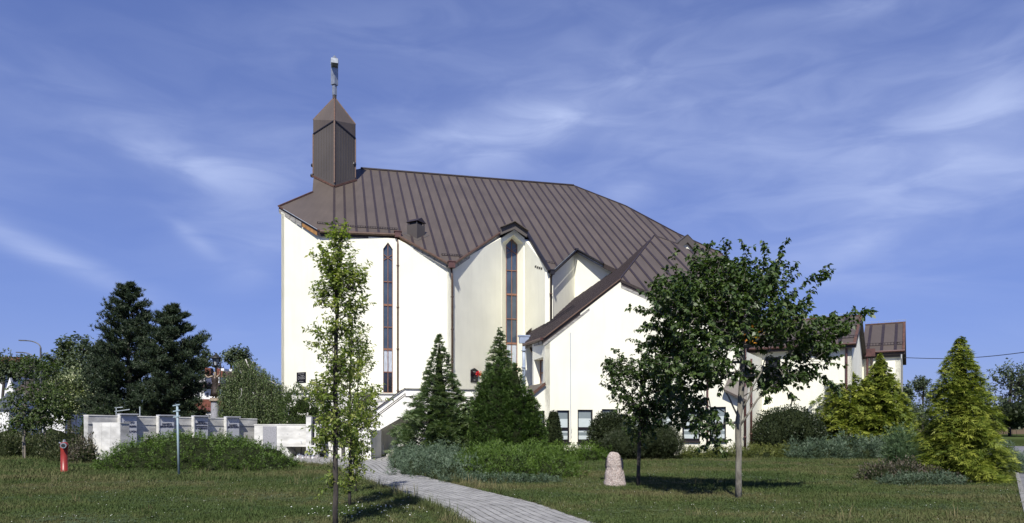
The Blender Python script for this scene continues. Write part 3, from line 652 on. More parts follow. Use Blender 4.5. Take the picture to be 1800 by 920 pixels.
MB().box(R(652, 0, 38.3).xy, R(800, 0, 38.3).xy, .3, 0, tzb).build('undercroft_wall', M['oldwall'], ter)

# ------------------------------------------------------------------ the parish house in front of the church's right half
Q985 = R(957.5, 748, 37.8).xy; Q932 = meet(Q985, -V, 936); Q1092 = meet(Q985, U, 1092); Q1310 = meet(Q1092, B45, 1310)
Q1340 = meet(Q1310, A45, 1340)
par = thing('parish_house', v3(Q985, 0), 'low cream parish house with a hipped brown roof joined to the church', 'house')
SLp = .76
e0 = Q985                 # eave corner
ln = v3(U)*1+UP*SLp; nL = Vector((-U.x*SLp, -U.y*SLp, 1)).normalized()
P0L = R(956, 595, Q985.y-.3)
pl_ = lambda px, py: onplane(px, py, P0L, nL)
rL = [pl_(923, 606), pl_(955, 595), pl_(1090, 492), pl_(1150, 415), pl_(1060, 468), pl_(925, 592)]
apex = rL[3]
nR = PN; P0R = R(1092, 493, Q1092.y-.25); P0R = rL[2]
nn = nR
pr_ = lambda px, py: onplane(px, py, P0R, nR)
roof('side_roof', rL, v3(V), Vector((U.x, U.y, SLp)).normalized(), .42, .1, par, thick=.28, ribw=.05, ribh=.05, mt='rooflite')
_e = rL[2]; _d = v3(B45)+UP*SL*B45.dot(V); _k = (meet(_e.xy, B45, 1316)-_e.xy).length
rR = [_e, _e+_d*_k*.5, _e+_d*_k, _e+_d*_k+(v3(A45)+UP*SL*A45.dot(V))*1.2, pr_(1330, 520), pr_(1255, 462), pr_(1192, 430), pr_(1150, 415)]
rf2 = roof('front_roof', rR, al3, up3, .80, .35, par, thick=.28)
top_ = R(1150, 415, rR[-1].y)
# closing slopes behind
mb = MB(); A_, B_ = rR[-1], rR[5]; mb.prism([A_, B_, B_+v3(V)*3-UP*3, A_+v3(V)*3-UP*3], (0, 0, -.2)); mb.build('rear_slope', M['roof'], par)
mb = MB()
mb.bar(rR[0]+UP*.05, rR[-1]+UP*.04, .09, .06); mb.bar(rR[-1]+UP*.04, rR[-2]+UP*.04, .12, .06)
mb.build('hip_trim', M['rib'], par)
def edge_trim(a, b, n, parts):
    for dz, h, mt, w_ in parts:
        n3_ = Vector((n[0], n[1], 0)); MB().prism([a+n3_*w_-UP*dz, b+n3_*w_-UP*dz, b+n3_*w_-UP*(dz+h), a+n3_*w_-UP*(dz+h)], -n3_*.03).build('fascia_board', M[mt], par)
edge_trim(rL[1], rL[2], -V, ((-.04, .16, 'fascia', .05), (.28, .16, 'soffit', .01)))
edge_trim(rR[0], rR[1], nB, ((-.04, .16, 'fascia', .05), (.28, .16, 'soffit', .01))); edge_trim(rR[1], rR[2], nB, ((-.04, .16, 'fascia', .05), (.28, .16, 'soffit', .01)))
MB().tube([rL[1]-v3(V)*.08, rL[2]-v3(V)*.08+UP*.03], .04, 6).build('verge_roll', M['pipe'], par)
MB().tube([rL[0]-v3(U)*.1-UP*.03, rL[1]-v3(U)*.1-UP*.03], .09, 8).build('gutter', M['redpipe'], par)
for k in range(3):
    a = rL[1].lerp(rL[0], .05+k*.17); b = rL[1].lerp(rL[0], .05+k*.17+.14); n3_ = -v3(U)
    MB().prism([a+n3_*.03-UP*.12, b+n3_*.03-UP*.12, b+n3_*.03-UP*.30, a+n3_*.03-UP*.30], -n3_*.04).build('vent_board', M['soffit'], par)
# dark flashing where the side roof meets the church
mb = MB(); mb.prism([rL[5], pl_(1010, 512), pl_(1010, 512)+UP*.25, rL[5]+UP*.28], v3(V)*.12); mb.build('abutment_flashing', M['fascia'], par)
mb = MB(); a, b = pl_(1012, 515), pl_(1062, 470); mb.prism([a+UP*.03, b+UP*.03, b+UP*.55, a+UP*.4], v3(V)*.1); mb.build('abutment_board', M['rust'], par)
for a, b in (((948, 575), (972, 552)), ((955, 578), (1010, 541))):
    sg = snowguard(pl_(*a), pl_(*b), par, nL, .16, .2, 'black')
def zL(p): return P0L.z+SLp*((Vector(p[:2])-P0L.xy).dot(U))
def zR(p): return P0R.z+SL*((Vector(p[:2])-P0R.xy).dot(V))
zf_ = tz(985, 683, Q985, U)
def winrect(P, D, x0, x1, y0, y1):
    a = onwall(x0, y0, P, D); b = onwall(x1, y0, P, D); c = onwall((x0+x1)/2, y1, P, D)
    zt_ = onwall((x0+x1)/2, y0, P, D).z
    return ((a.xy-Vector(P)).dot(Vector(D)), (b.xy-Vector(P)).dot(Vector(D)), c.z, zt_)
# upper frontal wall + lower storey that runs further left
QL = meet(Q985, U, 918)
w_list = [(932, 958, 722.3, 777.5), (979, 1001, 721.6, 777.5), (1015.5, 1042, 720.5, 777.3), (1058, 1086, 719.5, 777)]
WB = [winrect(QL, U, *q) for q in w_list]
Lf = (Q1092-QL).length; x985 = (Q985-QL).length
zsk = onwall(957.5, 677, Q985, U).z; zsl_ = onwall(918, 709, QL, U).z
topf = [(0, zsl_), (x985, zsk), (x985+.001, zL(Q985)-.2), (Lf, zL(Q1092)-.15)]
rect = lambda q: [(q[0], q[2]), (q[1], q[2]), (q[1], q[3]), (q[0], q[3])]
wall('front_wall', QL, Q1092, 0, topf, M['stucco2'], par, [rect(q) for q in WB], reveal=.16)
w_list2 = [(1112, 1134, 719, 777), (1158, 1182, 717.8, 777), (1199, 1230, 716.6, 776), (1247, 1276, 715.5, 775.6)]
WC = [winrect(Q1092, B45, *q) for q in w_list2]
Lc = (Q1310-Q1092).length
wall('front_wall', Q1092, Q1310, 0, [(0, zR(Q1092)-.2), (Lc, zR(Q1310)-.2)], M['stucco2'], par, [rect(q) for q in WC], reveal=.16)
wall('side_wall', Q1310, Q1340, 0, 5.5, M['stucco2'], par)
# side wall of the upper storey with its own small window
LS = (Q932-Q985).length
side_d = -( -V)
wl2 = winrect(Q932, -V, 956, 984, 630, 683)
a_ = onwall(947, 634, Q932, -V); sw = [( (onwall(937.5, 0, Q932, -V).xy-Q932).dot(-V), zL(Q985)-2.9), ((onwall(957, 0, Q932, -V).xy-Q932).dot(-V), zL(Q985)-2.9), ((onwall(957, 0, Q932, -V).xy-Q932).dot(-V), zL(Q985)-1.0), ((onwall(937.5, 0, Q932, -V).xy-Q932).dot(-V), zL(Q985)-1.0)]
zt_s = onwall(957, 627, Q932, -V).z; zb_s = onwall(957, 676, Q932, -V).z
t0_s = (onwall(938.5, 0, Q932, -V).xy-Q932).dot(-V); t1_s = LS-.12
hole_s = [(t0_s, zb_s), (t1_s, zb_s), (t1_s, zt_s), (t0_s, zt_s)]
wall('side_wall', Q932, Q985, 0, zL(Q985)-.12, M['stucco2'], par, [hole_s], reveal=.5)
def smallwin(P, D, x0, x1, z0, z1, k, parent, fm='woodframe', paneM='curtain', cols=2, rows=(.5,), fw=.07):
    D = Vector(D); n = Vector((-D.y, D.x)); Q = lambda t, z, kk=0: v3(Vector(P)+D*t+n*(k+kk), z); mb = MB()
    for a, b in (((x0+fw/2, z0), (x0+fw/2, z1)), ((x1-fw/2, z0), (x1-fw/2, z1))): mb.bar(Q(*a), Q(*b), fw, .07, up=v3(n))
    for z in (z0+fw/2, z1-fw/2): mb.bar(Q(x0+fw, z), Q(x1-fw, z), fw, .068, up=v3(n))
    zr = [z0+fw]+[z0+(z1-z0)*r for r in rows]+[z1-fw]
    for z in zr[1:-1]: mb.bar(Q(x0+fw, z), Q(x1-fw, z), fw*1.1, .064, up=v3(n))
    xc = [x0+fw+(x1-x0-2*fw)*i/cols for i in range(cols+1)]
    for x in xc[1:-1]: mb.bar(Q(x, z0+fw), Q(x, z1-fw), fw*.8, .06, up=v3(n))
    fr_ = mb.build('window_frame', M[fm], parent)
    for i in range(len(zr)-1):
        for j in range(cols):
            mt = paneM if isinstance(paneM, str) else paneM[i]
            MB().prism([Q(xc[j], zr[i], .035), Q(xc[j+1], zr[i], .035), Q(xc[j+1], zr[i+1], .035), Q(xc[j], zr[i+1], .035)], v3(n)*.02).build('pane', M[mt], fr_)
    return fr_
smallwin(Q932, -V, t0_s+.01, t1_s-.01, zb_s+.01, zt_s-.01, .40, par)
MB().prism([v3(Q932-V*(t0_s)+U*.0, zb_s+.0), v3(Q932-V*(t1_s), zb_s), v3(Q932-V*t1_s+U*.5, zb_s), v3(Q932-V*t0_s+U*.5, zb_s)], (0, 0, .02)).build('inner_sill', M['stucco2'], par)
# wide dark-framed ground floor windows with blinds drawn to different heights
def gwin(P, D, q):
    D = Vector(D); n = Vector((-D.y, D.x)); x0, x1, z0, z1 = q; H = z1-z0; Q = lambda t, z, kk=0: v3(Vector(P)+D*t+n*(.10+kk), z); fw = .075; mb = MB()
    for a, b in (((x0+fw/2, z0), (x0+fw/2, z1)), ((x1-fw/2, z0), (x1-fw/2, z1))): mb.bar(Q(*a), Q(*b), fw, .07, up=v3(n))
    for z, h in ((z0+fw, fw*2), (z1-fw/2, fw), (z0+H*.42, .15)): mb.bar(Q(x0+fw, z), Q(x1-fw, z), h, .068, up=v3(n)) if False else mb.prism([Q(x0+fw, z-h/2, -.03), Q(x1-fw, z-h/2, -.03), Q(x1-fw, z+h/2, -.03), Q(x0+fw, z+h/2, -.03)], v3(n)*.06)
    fr_ = mb.build('window_frame', M['black'], par)
    for za_, zb_, mt in ((z0+.15, z0+H*.20, 'blind'), (z0+H*.20, z0+H*.30, 'blind_dark'), (z0+H*.30, z0+H*.42-.07, 'blind'), (z0+H*.42+.07, z0+H*.73, 'blind'), (z0+H*.73, z1-fw, 'blind_dark')):
        MB().prism([Q(x0+fw, za_, .02), Q(x1-fw, za_, .02), Q(x1-fw, zb_, .02), Q(x0+fw, zb_, .02)], v3(n)*.02).build('pane', M[mt], fr_)
    MB().prism([Q(x0-.05, z0-.05, -.2), Q(x1+.05, z0-.05, -.2), Q(x1+.05, z0+.01, -.2), Q(x0-.05, z0+.01, -.2)], v3(n)*.18).build('window_sill', M['rib'], par)
for q in WB: gwin(QL, U, q)
for q in WC: gwin(Q1092, B45, q)
# lean-to skirt roof over the lower storey's left end
s_ = [onwall(958.5, 676, Q985-V*.12, U), onwall(917, 710, QL-V*.12, U)]; d3 = v3(V)*3.0
mb = MB(); mb.prism([s_[1], s_[0], s_[0]+d3, s_[1]+d3], (0, 0, .10)); sk = mb.build('skirt_roof', M['roof'], par)
mb = MB(); mb.bar(s_[0]+UP*.05, s_[1]+UP*.05, .08, .14); mb.build('skirt_trim', M['copper'], sk)
wall('lower_side_wall', QL+V*3, QL, 0, zsl_-.05, M['stucco2'], par)
# pipes of the parish house
q = R(916+5, 597, Q932.y+.3); q = R(921, 600, 44.2)
mb = MB(); mb.cube(R(921, 597, 44.0), .62, .3, .5, rot=.2).cube(R(921, 591, 44.0), .75, .36, .1, rot=.2); mb.build('rain_hopper', M['bluesteel'], par)
rainpipe([R(921, 602, 44.0), R(921, 690, 44.0)], .11, 'bluesteel', par, 3)
rainpipe([R(931, 607, 42.5), R(934, 616, 42.5), R(938.5, 622, 42.4), R(938.5, 680, 42.4)], .06, 'pipe', par, 2)
MB().box(R(924, 0, 43.7).xy, R(937, 0, 43.7).xy, .3, 0, R(0, 608, 43.7).z).build('side_wall', M['stucco'], par)
MB().tube([onwall(1002.5, 585, Q985-V*.03, U), onwall(1003.5, 770, Q985-V*.03, U)], .018, 5).build('lightning_wire', M['bluesteel'], par)
mb = MB()
for i in range(7):
    a = onwall(1004+random.uniform(-1.5, 1.5), 750+i*4, Q985-V*.004, U); b = onwall(1004+random.uniform(-1.5, 1.5), 754+i*4, Q985-V*.004, U); mb.bar(a, b, .03, .01)
mb.build('crack', M['soffit'], par)
rainpipe([onwall(1243.5, 600, Q1092+nB*.06, B45), onwall(1243.5, 800, Q1092+nB*.06, B45)], .055, 'redpipe', par, 3)
q = Q1310+nB*.05; rainpipe([v3(q, 6.2), v3(q, 0)], .055, 'redpipe', par, 3)
q = meet(Q1310, A45, 1318); rainpipe([v3(q+nD*.08, 5.2), v3(q+nD*.08, .4)], .055, 'redpipe', par, 3)
# small lean-to roof at the right end
lr = [onwall(x, y, Q1092+nB*.35, B45) for x, y in ((1272, 684), (1312, 703), (1313, 662), (1280, 655))]
lr[2] = lr[2]-v3(nB)*.5; lr[3] = lr[3]-v3(nB)*.5
mb = MB(); mb.prism(lr, (0, 0, -.12)); mb.build('lean_to_roof', M['roof'], par)
# ------------------------------------------------------------------ residential wing
Wc = Q1340; W1 = meet(Wc, B45, 1497); W2 = meet(W1, A45, 1516); W3 = meet(W2, B45, 1583); W0 = Wc-B45*1.2
wing = thing('residential_wing', v3(W1, 0), 'cream two-storey wing with stepped brown gable roofs at the right end', 'house')
ze1 = R(0, 604, W1.y).z; dG1 = (W2-W1).length
wq = winrect(W0, B45, 1345, 1372, 628, 681)
wall('wing_wall', W0, W1, 0, ze1, M['stucco'], wing, [rect(wq)], reveal=.18)
smallwin(W0, B45, wq[0], wq[1], wq[2], wq[3], .1, wing, 'black', 'darkglass', 1, (.45,), .07)
MB().prism([v3(W0+B45*(wq[0]-.06)+nB*.08, wq[2]-.06), v3(W0+B45*(wq[1]+.06)+nB*.08, wq[2]-.06), v3(W0+B45*(wq[1]+.06)+nB*.08, wq[2]), v3(W0+B45*(wq[0]-.06)+nB*.08, wq[2])], -v3(nB)*.1).build('window_sill', M['rib'], wing)
zr1 = R(0, 556, (W1+A45*dG1/2).y).z
wall('wing_wall', W1, W2, 0, [(0, ze1), (dG1/2, zr1-.2), (dG1, ze1)], M['stucco'], wing)
ze2 = R(0, 616, W3.y).z; g2 = 12.0; zr2_ = R(0, 568, (W3+A45*4).y).z
wall('wing_wall', W2, W3, 0, ze2, M['stucco'], wing)
wall('wing_wall', W3, W3+A45*8, 0, [(0, ze2), (4, zr2_-.2), (8, ze2)], M['stucco'], wing)
wall('rear_wall', W3+A45*8, W0+A45*16, 0, ze2, M['stucco'], wing)
def gable(P0, P1, half, ze, zr, ov, name, seam, offs):
    """front slope from eave line P0->P1 up A45 by half; then the far slope"""
    up_ = v3(A45)*half+UP*(zr-ze); upn = up_.normalized(); o_ = ov/half
    a, b = v3(P0, ze)-up_*o_, v3(P1+B45*.25, ze)-up_*o_; c, d = v3(P1+B45*.25, ze)+up_, v3(P0, ze)+up_
    r_ = roof(name, [a, b, c, d], v3(B45), upn, seam, offs, wing, thick=.22, ribw=.17)
    dn = v3(A45)*half*1.1-UP*(zr-ze)*1.1
    MB().prism([d, c, c+dn, d+dn], (0, 0, -.2)).build('far_roof_slope', M['fascia'], wing)
    MB().bar(c+UP*.04-v3(B45)*.08, b+UP*.04-v3(B45)*.08, .14, .09).build('verge_trim', M['copper'], r_)
    MB().bar(d+UP*.04, c+UP*.04, .2, .07).build('ridge_cap', M['copper'], r_)
    MB().tube([a-v3(A45)*.08, b-v3(A45)*.08], .07, 8).build('gutter', M['redpipe'], r_)
    lw = MB(); n = 6
    lw.tube([d+UP*.22, c+UP*.22], .012, 4)
    for i in range(n+1): p = d.lerp(c, i/n); lw.bar(p, p+UP*.24, .02)
    lw.build('lightning_wire', M['bluesteel'], r_)
    return a, b, c, d, up_, r_
a, b, c, d, up_, r1_ = gable(W0-B45*3, W1, dG1/2, ze1+.1, zr1, .35, 'wing_roof', 1.55, .5)
n1 = v3(B45).cross(up_.normalized()); n1 = n1 if n1.z > 0 else -n1
snowguard(a.lerp(d, .18)+(b-a)*.3, b.lerp(c, .18), r1_, n1, .18, .2)
a, b, c, d, up_, r2_ = gable(W2-B45*.05, W3, 4, ze2+.1, zr2_, .3, 'wing_roof', .78, .38)
snowguard(a.lerp(d, .2)+(b-a)*.05, b.lerp(c, .2)-(b-a)*.05, r2_, n1, .2, .16)
mb = MB(); mb.prism([v3(W2+nB*.14, ze2-.42), v3(W3+nB*.14, ze2-.42), v3(W3+nB*.14, ze2+.0), v3(W2+nB*.14, ze2+.0)], -v3(nB)*.12); mb.build('fascia_board', M['rooflite'], wing)
hq = v3(W2+B45*.45+nB*.35, ze2-.1); mb = MB(); mb.cube(hq, .62, .35, .5, rot=-.5); mb.build('rain_hopper', M['redpipe'], wing)
for o_ in (.35, .6): MB().tube([hq+v3(B45)*(o_-.5)-UP*.2, Vector((hq.x, hq.y, 0))+v3(B45)*(o_-.5)], .07, 8).build('rain_pipe', M['redpipe' if o_ < .5 else 'fascia'], wing)
MB().tube([v3(W1-B45*.25+nB*.07, ze1), v3(W1-B45*.25+nB*.07, 0)], .06, 8).build('rain_pipe', M['redpipe'], wing)
mb = MB(); mb.tube([v3(W3+A45*.3+nD*.05, ze2-.5), v3(W3+A45*.3+nD*.05, 0)], .02, 5)
for z in (1.3, 2.6, 3.3): mb.bar(v3(W3+A45*.2+nD*.05, z+.1), v3(W3+A45*1.2+nD*.05, z-.1), .05)
mb.build('wall_fittings', M['fascia'], wing)
# overhead cable
ca = R(1590, 629, 46); cbp = R(1840, 614, 38); pts = [ca.lerp(cbp, i/10)-UP*.25*math.sin(math.pi*i/10) for i in range(11)]
tag(MB().tube(pts, .022, 5).build('overhead_cable', M['wire'], None, loc=ca), 'thin black overhead cable running from the wing to the right', 'cable')
mb = MB(); c2_ = R(1490, 630, 37.0); pts = [c2_.lerp(ca, i/6)-UP*.1*math.sin(math.pi*i/6) for i in range(7)]
from mathutils import noise
# ------------------------------------------------------------------ ground, path, plaza, road, fields
M['edge'] = mat('sandy_verge', (.13, .115, .075), 1, .5, 5, .3, 40, spec=0, coord='P', col2=(.06, .06, .03))
def sheet(name, pts, z, mt, kind='structure'):
    mb = MB(); tri = tessellate_polygon([[Vector((p[0], p[1], 0)) for p in pts]]); mb.add([(p[0], p[1], z) for p in pts], tri)
    o = mb.build(name, M[mt]); 
    return tag(o, None, None, None, kind)
n = 48; sheet('ground', [(1500*math.cos(2*math.pi*i/n), 1500*math.sin(2*math.pi*i/n)) for i in range(n)], 0, 'soil')
sheet('field', [(30, 124), (700, 124), (900, 700), (-900, 700), (-500, 160), (-20, 160)], .02, 'field')
sheet('far_grass', [(24, 54), (200, 54), (300, 124), (30, 124)], .012, 'strip')
gp = lambda px, py: G(px, py).xy
road = [gp(1764, 785), gp(1778, 800), gp(1784, 830), gp(1792, 870), gp(1800, 905), Vector((9.6, 10)), Vector((30, 10)), Vector((110, 50)), Vector((110, 54))]
sheet('side_road', road, .016, 'asphalt')
mb = MB(); rk = [Vector((p[0], p[1])) for p in road[:6]]
for a, b in zip(rk[:-1], rk[1:]): 
    d = (b-a).normalized(); n_ = Vector((-d.y, d.x)); mb.prism([v3(a), v3(b), v3(b+n_*.1), v3(a+n_*.1)], (0, 0, .05))
tag(mb.build('kerb', M['kerb']), kind='structure')
# curved paved path
cl_px = [(940, 935), (905, 905), (850, 880), (790, 862), (735, 848), (690, 838), (655, 828), (640, 818)]
ctrl = [Vector((1.9, 7.5))]+[gp(*p) for p in ((930, 920), (862, 890), (800, 872), (745, 856), (700, 843), (665, 830), (648, 818))]+[Vector((-7.3, 32)), Vector((-7.8, 35))]
def spline(c, n=12):
    out = []
    for i in range(len(c)-1):
        p0 = c[max(i-1, 0)]; p1 = c[i]; p2 = c[i+1]; p3 = c[min(i+2, len(c)-1)]
        for k in range(n):
            t = k/n; out.append(.5*((2*p1)+(p2-p0)*t+(2*p0-5*p1+4*p2-p3)*t*t+(3*p1-p0-3*p2+p3)*t**3))
    return out+[c[-1]]
cl_ = spline(ctrl); acc = [0]
for a, b in zip(cl_[:-1], cl_[1:]): acc.append(acc[-1]+(b-a).length)
TOT = acc[-1]
def along_path(s_):
    s_ = max(0, min(TOT-.001, s_)); i = max(j for j in range(len(acc)) if acc[j] <= s_); i = min(i, len(cl_)-2)
    t = (s_-acc[i])/(acc[i+1]-acc[i]); p = cl_[i].lerp(cl_[i+1], t); a = max(0, i-3); b = min(len(cl_)-1, i+4); d = (cl_[b]-cl_[a]).normalized(); return p, d
PW = 1.02
def half(s_): return PW+max(0, (s_-15)/10)*.55
lft, rgt = [], []
for i in range(80):
    s_ = TOT*i/79; p, d = along_path(s_); n_ = Vector((-d.y, d.x)); lft.append(p+n_*(half(s_)+.05)); rgt.append(p-n_*(half(s_)+.05))
le_ = MB(); ll = []; rr2 = []
for i in range(120):
    s_ = TOT*i/119; p, d = along_path(s_); n_ = Vector((-d.y, d.x)); ll.append(p+n_*(half(s_)+.10+.10*noise.noise(v3(p)*1.7)+.06*noise.noise(v3(p)*6))); rr2.append(p-n_*(half(s_)+.12+.16*noise.noise(v3(p)*1.3)+.06*noise.noise(v3(p)*7)))
le_.add([v3(p, .001) for p in ll]+[v3(p, .001) for p in rr2], [(i, i+1, 121+i, 120+i) for i in range(119)])
tag(le_.build('path_edge', M['edge']), kind='structure')
mb = MB(); k = 80; mb.add([v3(p, .004) for p in lft]+[v3(p, .004) for p in rgt], [(i, i+1, k+i+1, k+i) for i in range(79)])
path = tag(mb.build('path', M['joint']), kind='structure')
# pavers: first rows single objects, the rest one mesh
me = bpy.data.meshes.new('paver'); bx_ = MB().cube((0, 0, 0), .136, .197, .03)
me.from_pydata(bx_.v, [], bx_.f); me.materials.append(M['paver']); 
me2 = me.copy(); me2.materials.clear(); me2.materials.append(M['paver2'])
far_p = MB(); cnt = 0; rows = []
s_ = 0; r_i = 0
while s_ < TOT:
    rows.append((s_, r_i)); s_ += .2; r_i += 1
for s_, r_i in rows:
    p, d = along_path(s_); n_ = Vector((-d.y, d.x)); hw_ = half(s_); m_ = int(2*PW/.16); ang = math.atan2(n_.y, n_.x); sc = hw_/PW
    vis = p.y > 10.6
    for c in range(-m_//2, m_//2+1):
        if not vis: continue
        o_ = c*.16*sc; pp, dd = along_path(s_+(.1 if c % 2 else 0)); nn_ = Vector((-dd.y, dd.x)); q = pp+nn_*o_; z = -.004+random.uniform(-.003, .003)
        if cnt < 300:
            ob = bpy.data.objects.new('paver', me if random.random() < .75 else me2); COL.objects.link(ob); ob.parent = path; ob.location = (q.x, q.y, z); ob.rotation_euler = (random.gauss(0, .006), random.gauss(0, .006), math.atan2(nn_.y, nn_.x)); ob.scale = (sc, 1, 1); cnt += 1
        else:
            far_p.cube((q.x, q.y, z), .136*sc, .197, .03, 0 if random.random() < .75 else 1, rot=math.atan2(nn_.y, nn_.x))
tag(far_p.build('paver_field', [M['paver'], M['paver2']], path), kind='stuff')
plaza_pts = [gp(500, 812), gp(540, 816), gp(600, 820), gp(645, 822), gp(705, 822), gp(697, 810), Vector((-5.9, 36)), Vector((-11.5, 37)), Vector((-12.5, 34))]
sheet('plaza', plaza_pts, .002, 'kerb')
# ------------------------------------------------------------------ memorial wall with four slabs
def onl(px, A_, D_): return meet(A_, D_, px)
MA = R(154.5, 0, 30).xy; MBp = R(451.5, 0, 37.3).xy; DM = (MBp-MA).normalized(); NM = Vector((DM.y, -DM.x))
mw = thing('memorial_wall', v3(MA), 'long low pale concrete wall behind the juniper carrying four slabs', 'wall')
za_m = R(0, 731.3, MA.y).z; zb_m = R(0, 737.8, MBp.y).z
mb = MB(); n3m = v3(-NM)
mb.prism([v3(MA), v3(MBp), v3(MBp, zb_m-.36), v3(MA, za_m-.36)], n3m*.35)
mb.build('wall_body', M['concgrey'], mw)
mb = MB(); mb.prism([v3(MA, za_m-.36)-n3m*.03, v3(MBp, zb_m-.36)-n3m*.03, v3(MBp, zb_m)-n3m*.03, v3(MA, za_m)-n3m*.03], n3m*.40); mb.build('wall_band', M['concgrey'], mw)
mb = MB(); mb.prism([v3(MA, za_m)-n3m*.05, v3(MBp, zb_m)-n3m*.05, v3(MBp, zb_m+.05)-n3m*.05, v3(MA, za_m+.05)-n3m*.05], n3m*.45); mb.build('wall_coping', M['concrete'], mw)
slabs = [(210, 240.5, 727.2, ['PAMIĘCI', 'JEŃCÓW POLSKICH', '', 'ZMARŁYCH'], (742.5, 749.5, 0, 758.5)), (278.1, 306, 729.3, ['PAMIĘCI', 'JEŃCÓW POLSKICH'], (745.5, 749.8)), (340, 365.5, 730.6, ['PAMIĘCI', 'JEŃCÓW POLSKICH', 'ZAMORDOWANYCH', 'W WIĘZIENIACH'], (741.8, 744.8, 749.5, 753)), (397, 420.5, 732.2, ['PAMIĘCI', 'JEŃCÓW POLSKICH'], (747.2, 750.8))]
labs = ['blue-grey memorial slab at the left end, partly behind the low white wall', 'blue-grey memorial slab with two lines, second from the left end of the wall', 'blue-grey memorial slab carrying four lines of dark text', 'blue-grey memorial slab nearest the granite panel, smallest of the row']
SA = MA+NM*.20
for (xa, xb, yt, lines, ys), lab in zip(slabs, labs):
    a = meet(SA, DM, xa); b = meet(SA, DM, xb); zt_ = R(0, yt, a.y).z
    t = thing('memorial_slab', v3(a), lab, 'memorial', 'memorial slabs along the concrete wall')
    mb = MB(); mb.box(a+DM*.05, b, .16, 0, zt_-.05); mb.build('slab_face', M['slab'], t)
    mb = MB(); mb.box(a+NM*.03, a+NM*.03+DM*.05, .20, 0, zt_-.05); mb.build('sunlit_edge', M['concrete'], t)  # slab edge in paler concrete, full sun put into its colour
    mb = MB(); mb.box(a+NM*.12, b+NM*.12+DM*.02, .30, zt_-.05, zt_); mb.build('slab_cap', M['slab'], t)
    c = (a+b)/2+DM*.03; wd = (b-a).length
    for ln_, y in zip(lines, ys):
        if ln_: 
            p = R(0, y, c.y).z; sz = (.115 if len(ln_) < 9 else .115)
            o_ = text(ln_, .125 if len(lines) < 4 or xa < 300 else .105, v3(c+NM*.012, p-.045), v3(DM), UP, M['letter'], t)
            wtx = o_.dimensions.x
            if wtx > wd*.82: o_.scale = (wd*.82/wtx, 1, 1)
# low sunlit wing wall at the left end
la = R(163, 0, 29.4).xy; lbq = R(211, 0, 28.6).xy; zt_ = R(0, 743, 29).z
lw = thing('low_wall', v3(la), 'short bright white wall end standing before the left slab', 'wall')
mb = MB(); d_ = (lbq-la).normalized()
for i in range(3):
    mb = MB(); a = la.lerp(lbq, i/3)+d_*.006; b = la.lerp(lbq, (i+1)/3)-d_*.006; mb.box(a, b, .42, 0, zt_-.04); mb.build('wall_panel', M['concrete'], lw)
MB().box(la-d_*.03, lbq+d_*.03, .45, zt_-.039, zt_).build('wall_coping', M['concrete'], lw)
MB().box(la+Vector((-d_.y, d_.x))*.03, lbq+Vector((-d_.y, d_.x))*.03, .38, 0, zt_-.05).build('joint_core', M['concgrey'], lw)
# second wall: long white box raised on slanted feet, with the granite panel
dd_ = 36.0
bw = thing('raised_wall', R(447, 805, dd_)*Vector((1, 1, 0)) if False else v3(R(447, 0, dd_).xy), 'bright white box wall raised on slanted feet with a dark gap under it', 'wall')
zt_, zu = R(0, 746, dd_).z, R(0, 785.5, dd_).z
XA, XB, XG = R(447, 0, dd_).xy, R(600, 0, dd_).xy, R(504, 0, dd_).xy
MB().box(XA, XB, 1.1, zu, zt_-.045).build('wall_body', M['concrete'], bw); MB().box(XA-Vector((.02, .02)), XB+Vector((.02, -.02)), 1.14, zt_-.045, zt_).build('wall_coping', M['concrete'], bw)
mb = MB(); mb.prism([R(447, 786, dd_+.02), R(503, 786, dd_+.02), R(512, 803, dd_+.02), R(447, 806, dd_+.02)], (0, 1.0, 0)); mb.build('foot', M['concrete'], bw)
mb = MB(); mb.prism([R(575, 786, dd_+.02), R(600, 786, dd_+.02), R(600, 806, dd_+.02), R(568, 806, dd_+.02)], (0, 1.0, 0)); mb.build('foot', M['concrete'], bw)
MB().box(XG+Vector((0, 1.4)), XB+Vector((2, 1.4)), .2, 0, zu+.1).build('rear_plinth', M['oldwall'], bw)
p0_ = R(462, 0, dd_-.03).xy; p1_ = R(486, 0, dd_-.03).xy
MB().box(p0_, p1_, .04, R(0, 790, dd_).z+.02, R(0, 749.5, dd_).z).build('granite_panel', M['granite'], bw)
for px in (505.5, 526): MB().cube(R(px, 763, dd_)-Vector((0, .01, 0)), .03, .03, .03).build('wall_fixing', M['slab'], bw)
mb = MB(); q = R(529.5, 777, dd_-.02); mb.prism([q+Vector((-.05, 0, .08)), q+Vector((0, 0, -.1)), q+Vector((.05, 0, -.1)), q+Vector((.03, 0, 0))], (0, .02, 0)); mb.build('rust_mark', M['slab'], bw)
# stele with dark cross slot
ds = 35.0; st = thing('memorial_stele', v3(R(552, 0, ds).xy), 'white memorial stele with a dark vertical slot behind the slender trees', 'memorial')
zb_, ztp = R(0, 793, ds).z, R(0, 732.5, ds).z
a, b = R(538, 0, ds).xy, R(564, 0, ds).xy; s0_, s1_ = R(547, 0, ds).xy, R(552.8, 0, ds).xy
MB().box(a, s0_, .5, zb_, ztp).build('left_panel', M['concrete'], st); MB().box(s1_, b, .5, zb_, R(0, 746, ds).z).build('right_panel', M['concrete'], st)
MB().box(s0_, s1_, .5, zb_, R(0, 783, ds).z).build('lower_panel', M['concrete'], st)
MB().box(s0_+Vector((0, .3)), s1_+Vector((0, .3)), .15, R(0, 783, ds).z, ztp-.02).build('dark_slot', M['letter'], st)
MB().box(a-Vector((.03, .03)), s0_+Vector((.03, -.03)), .56, ztp, ztp+.04).build('cap', M['soffit'], st)
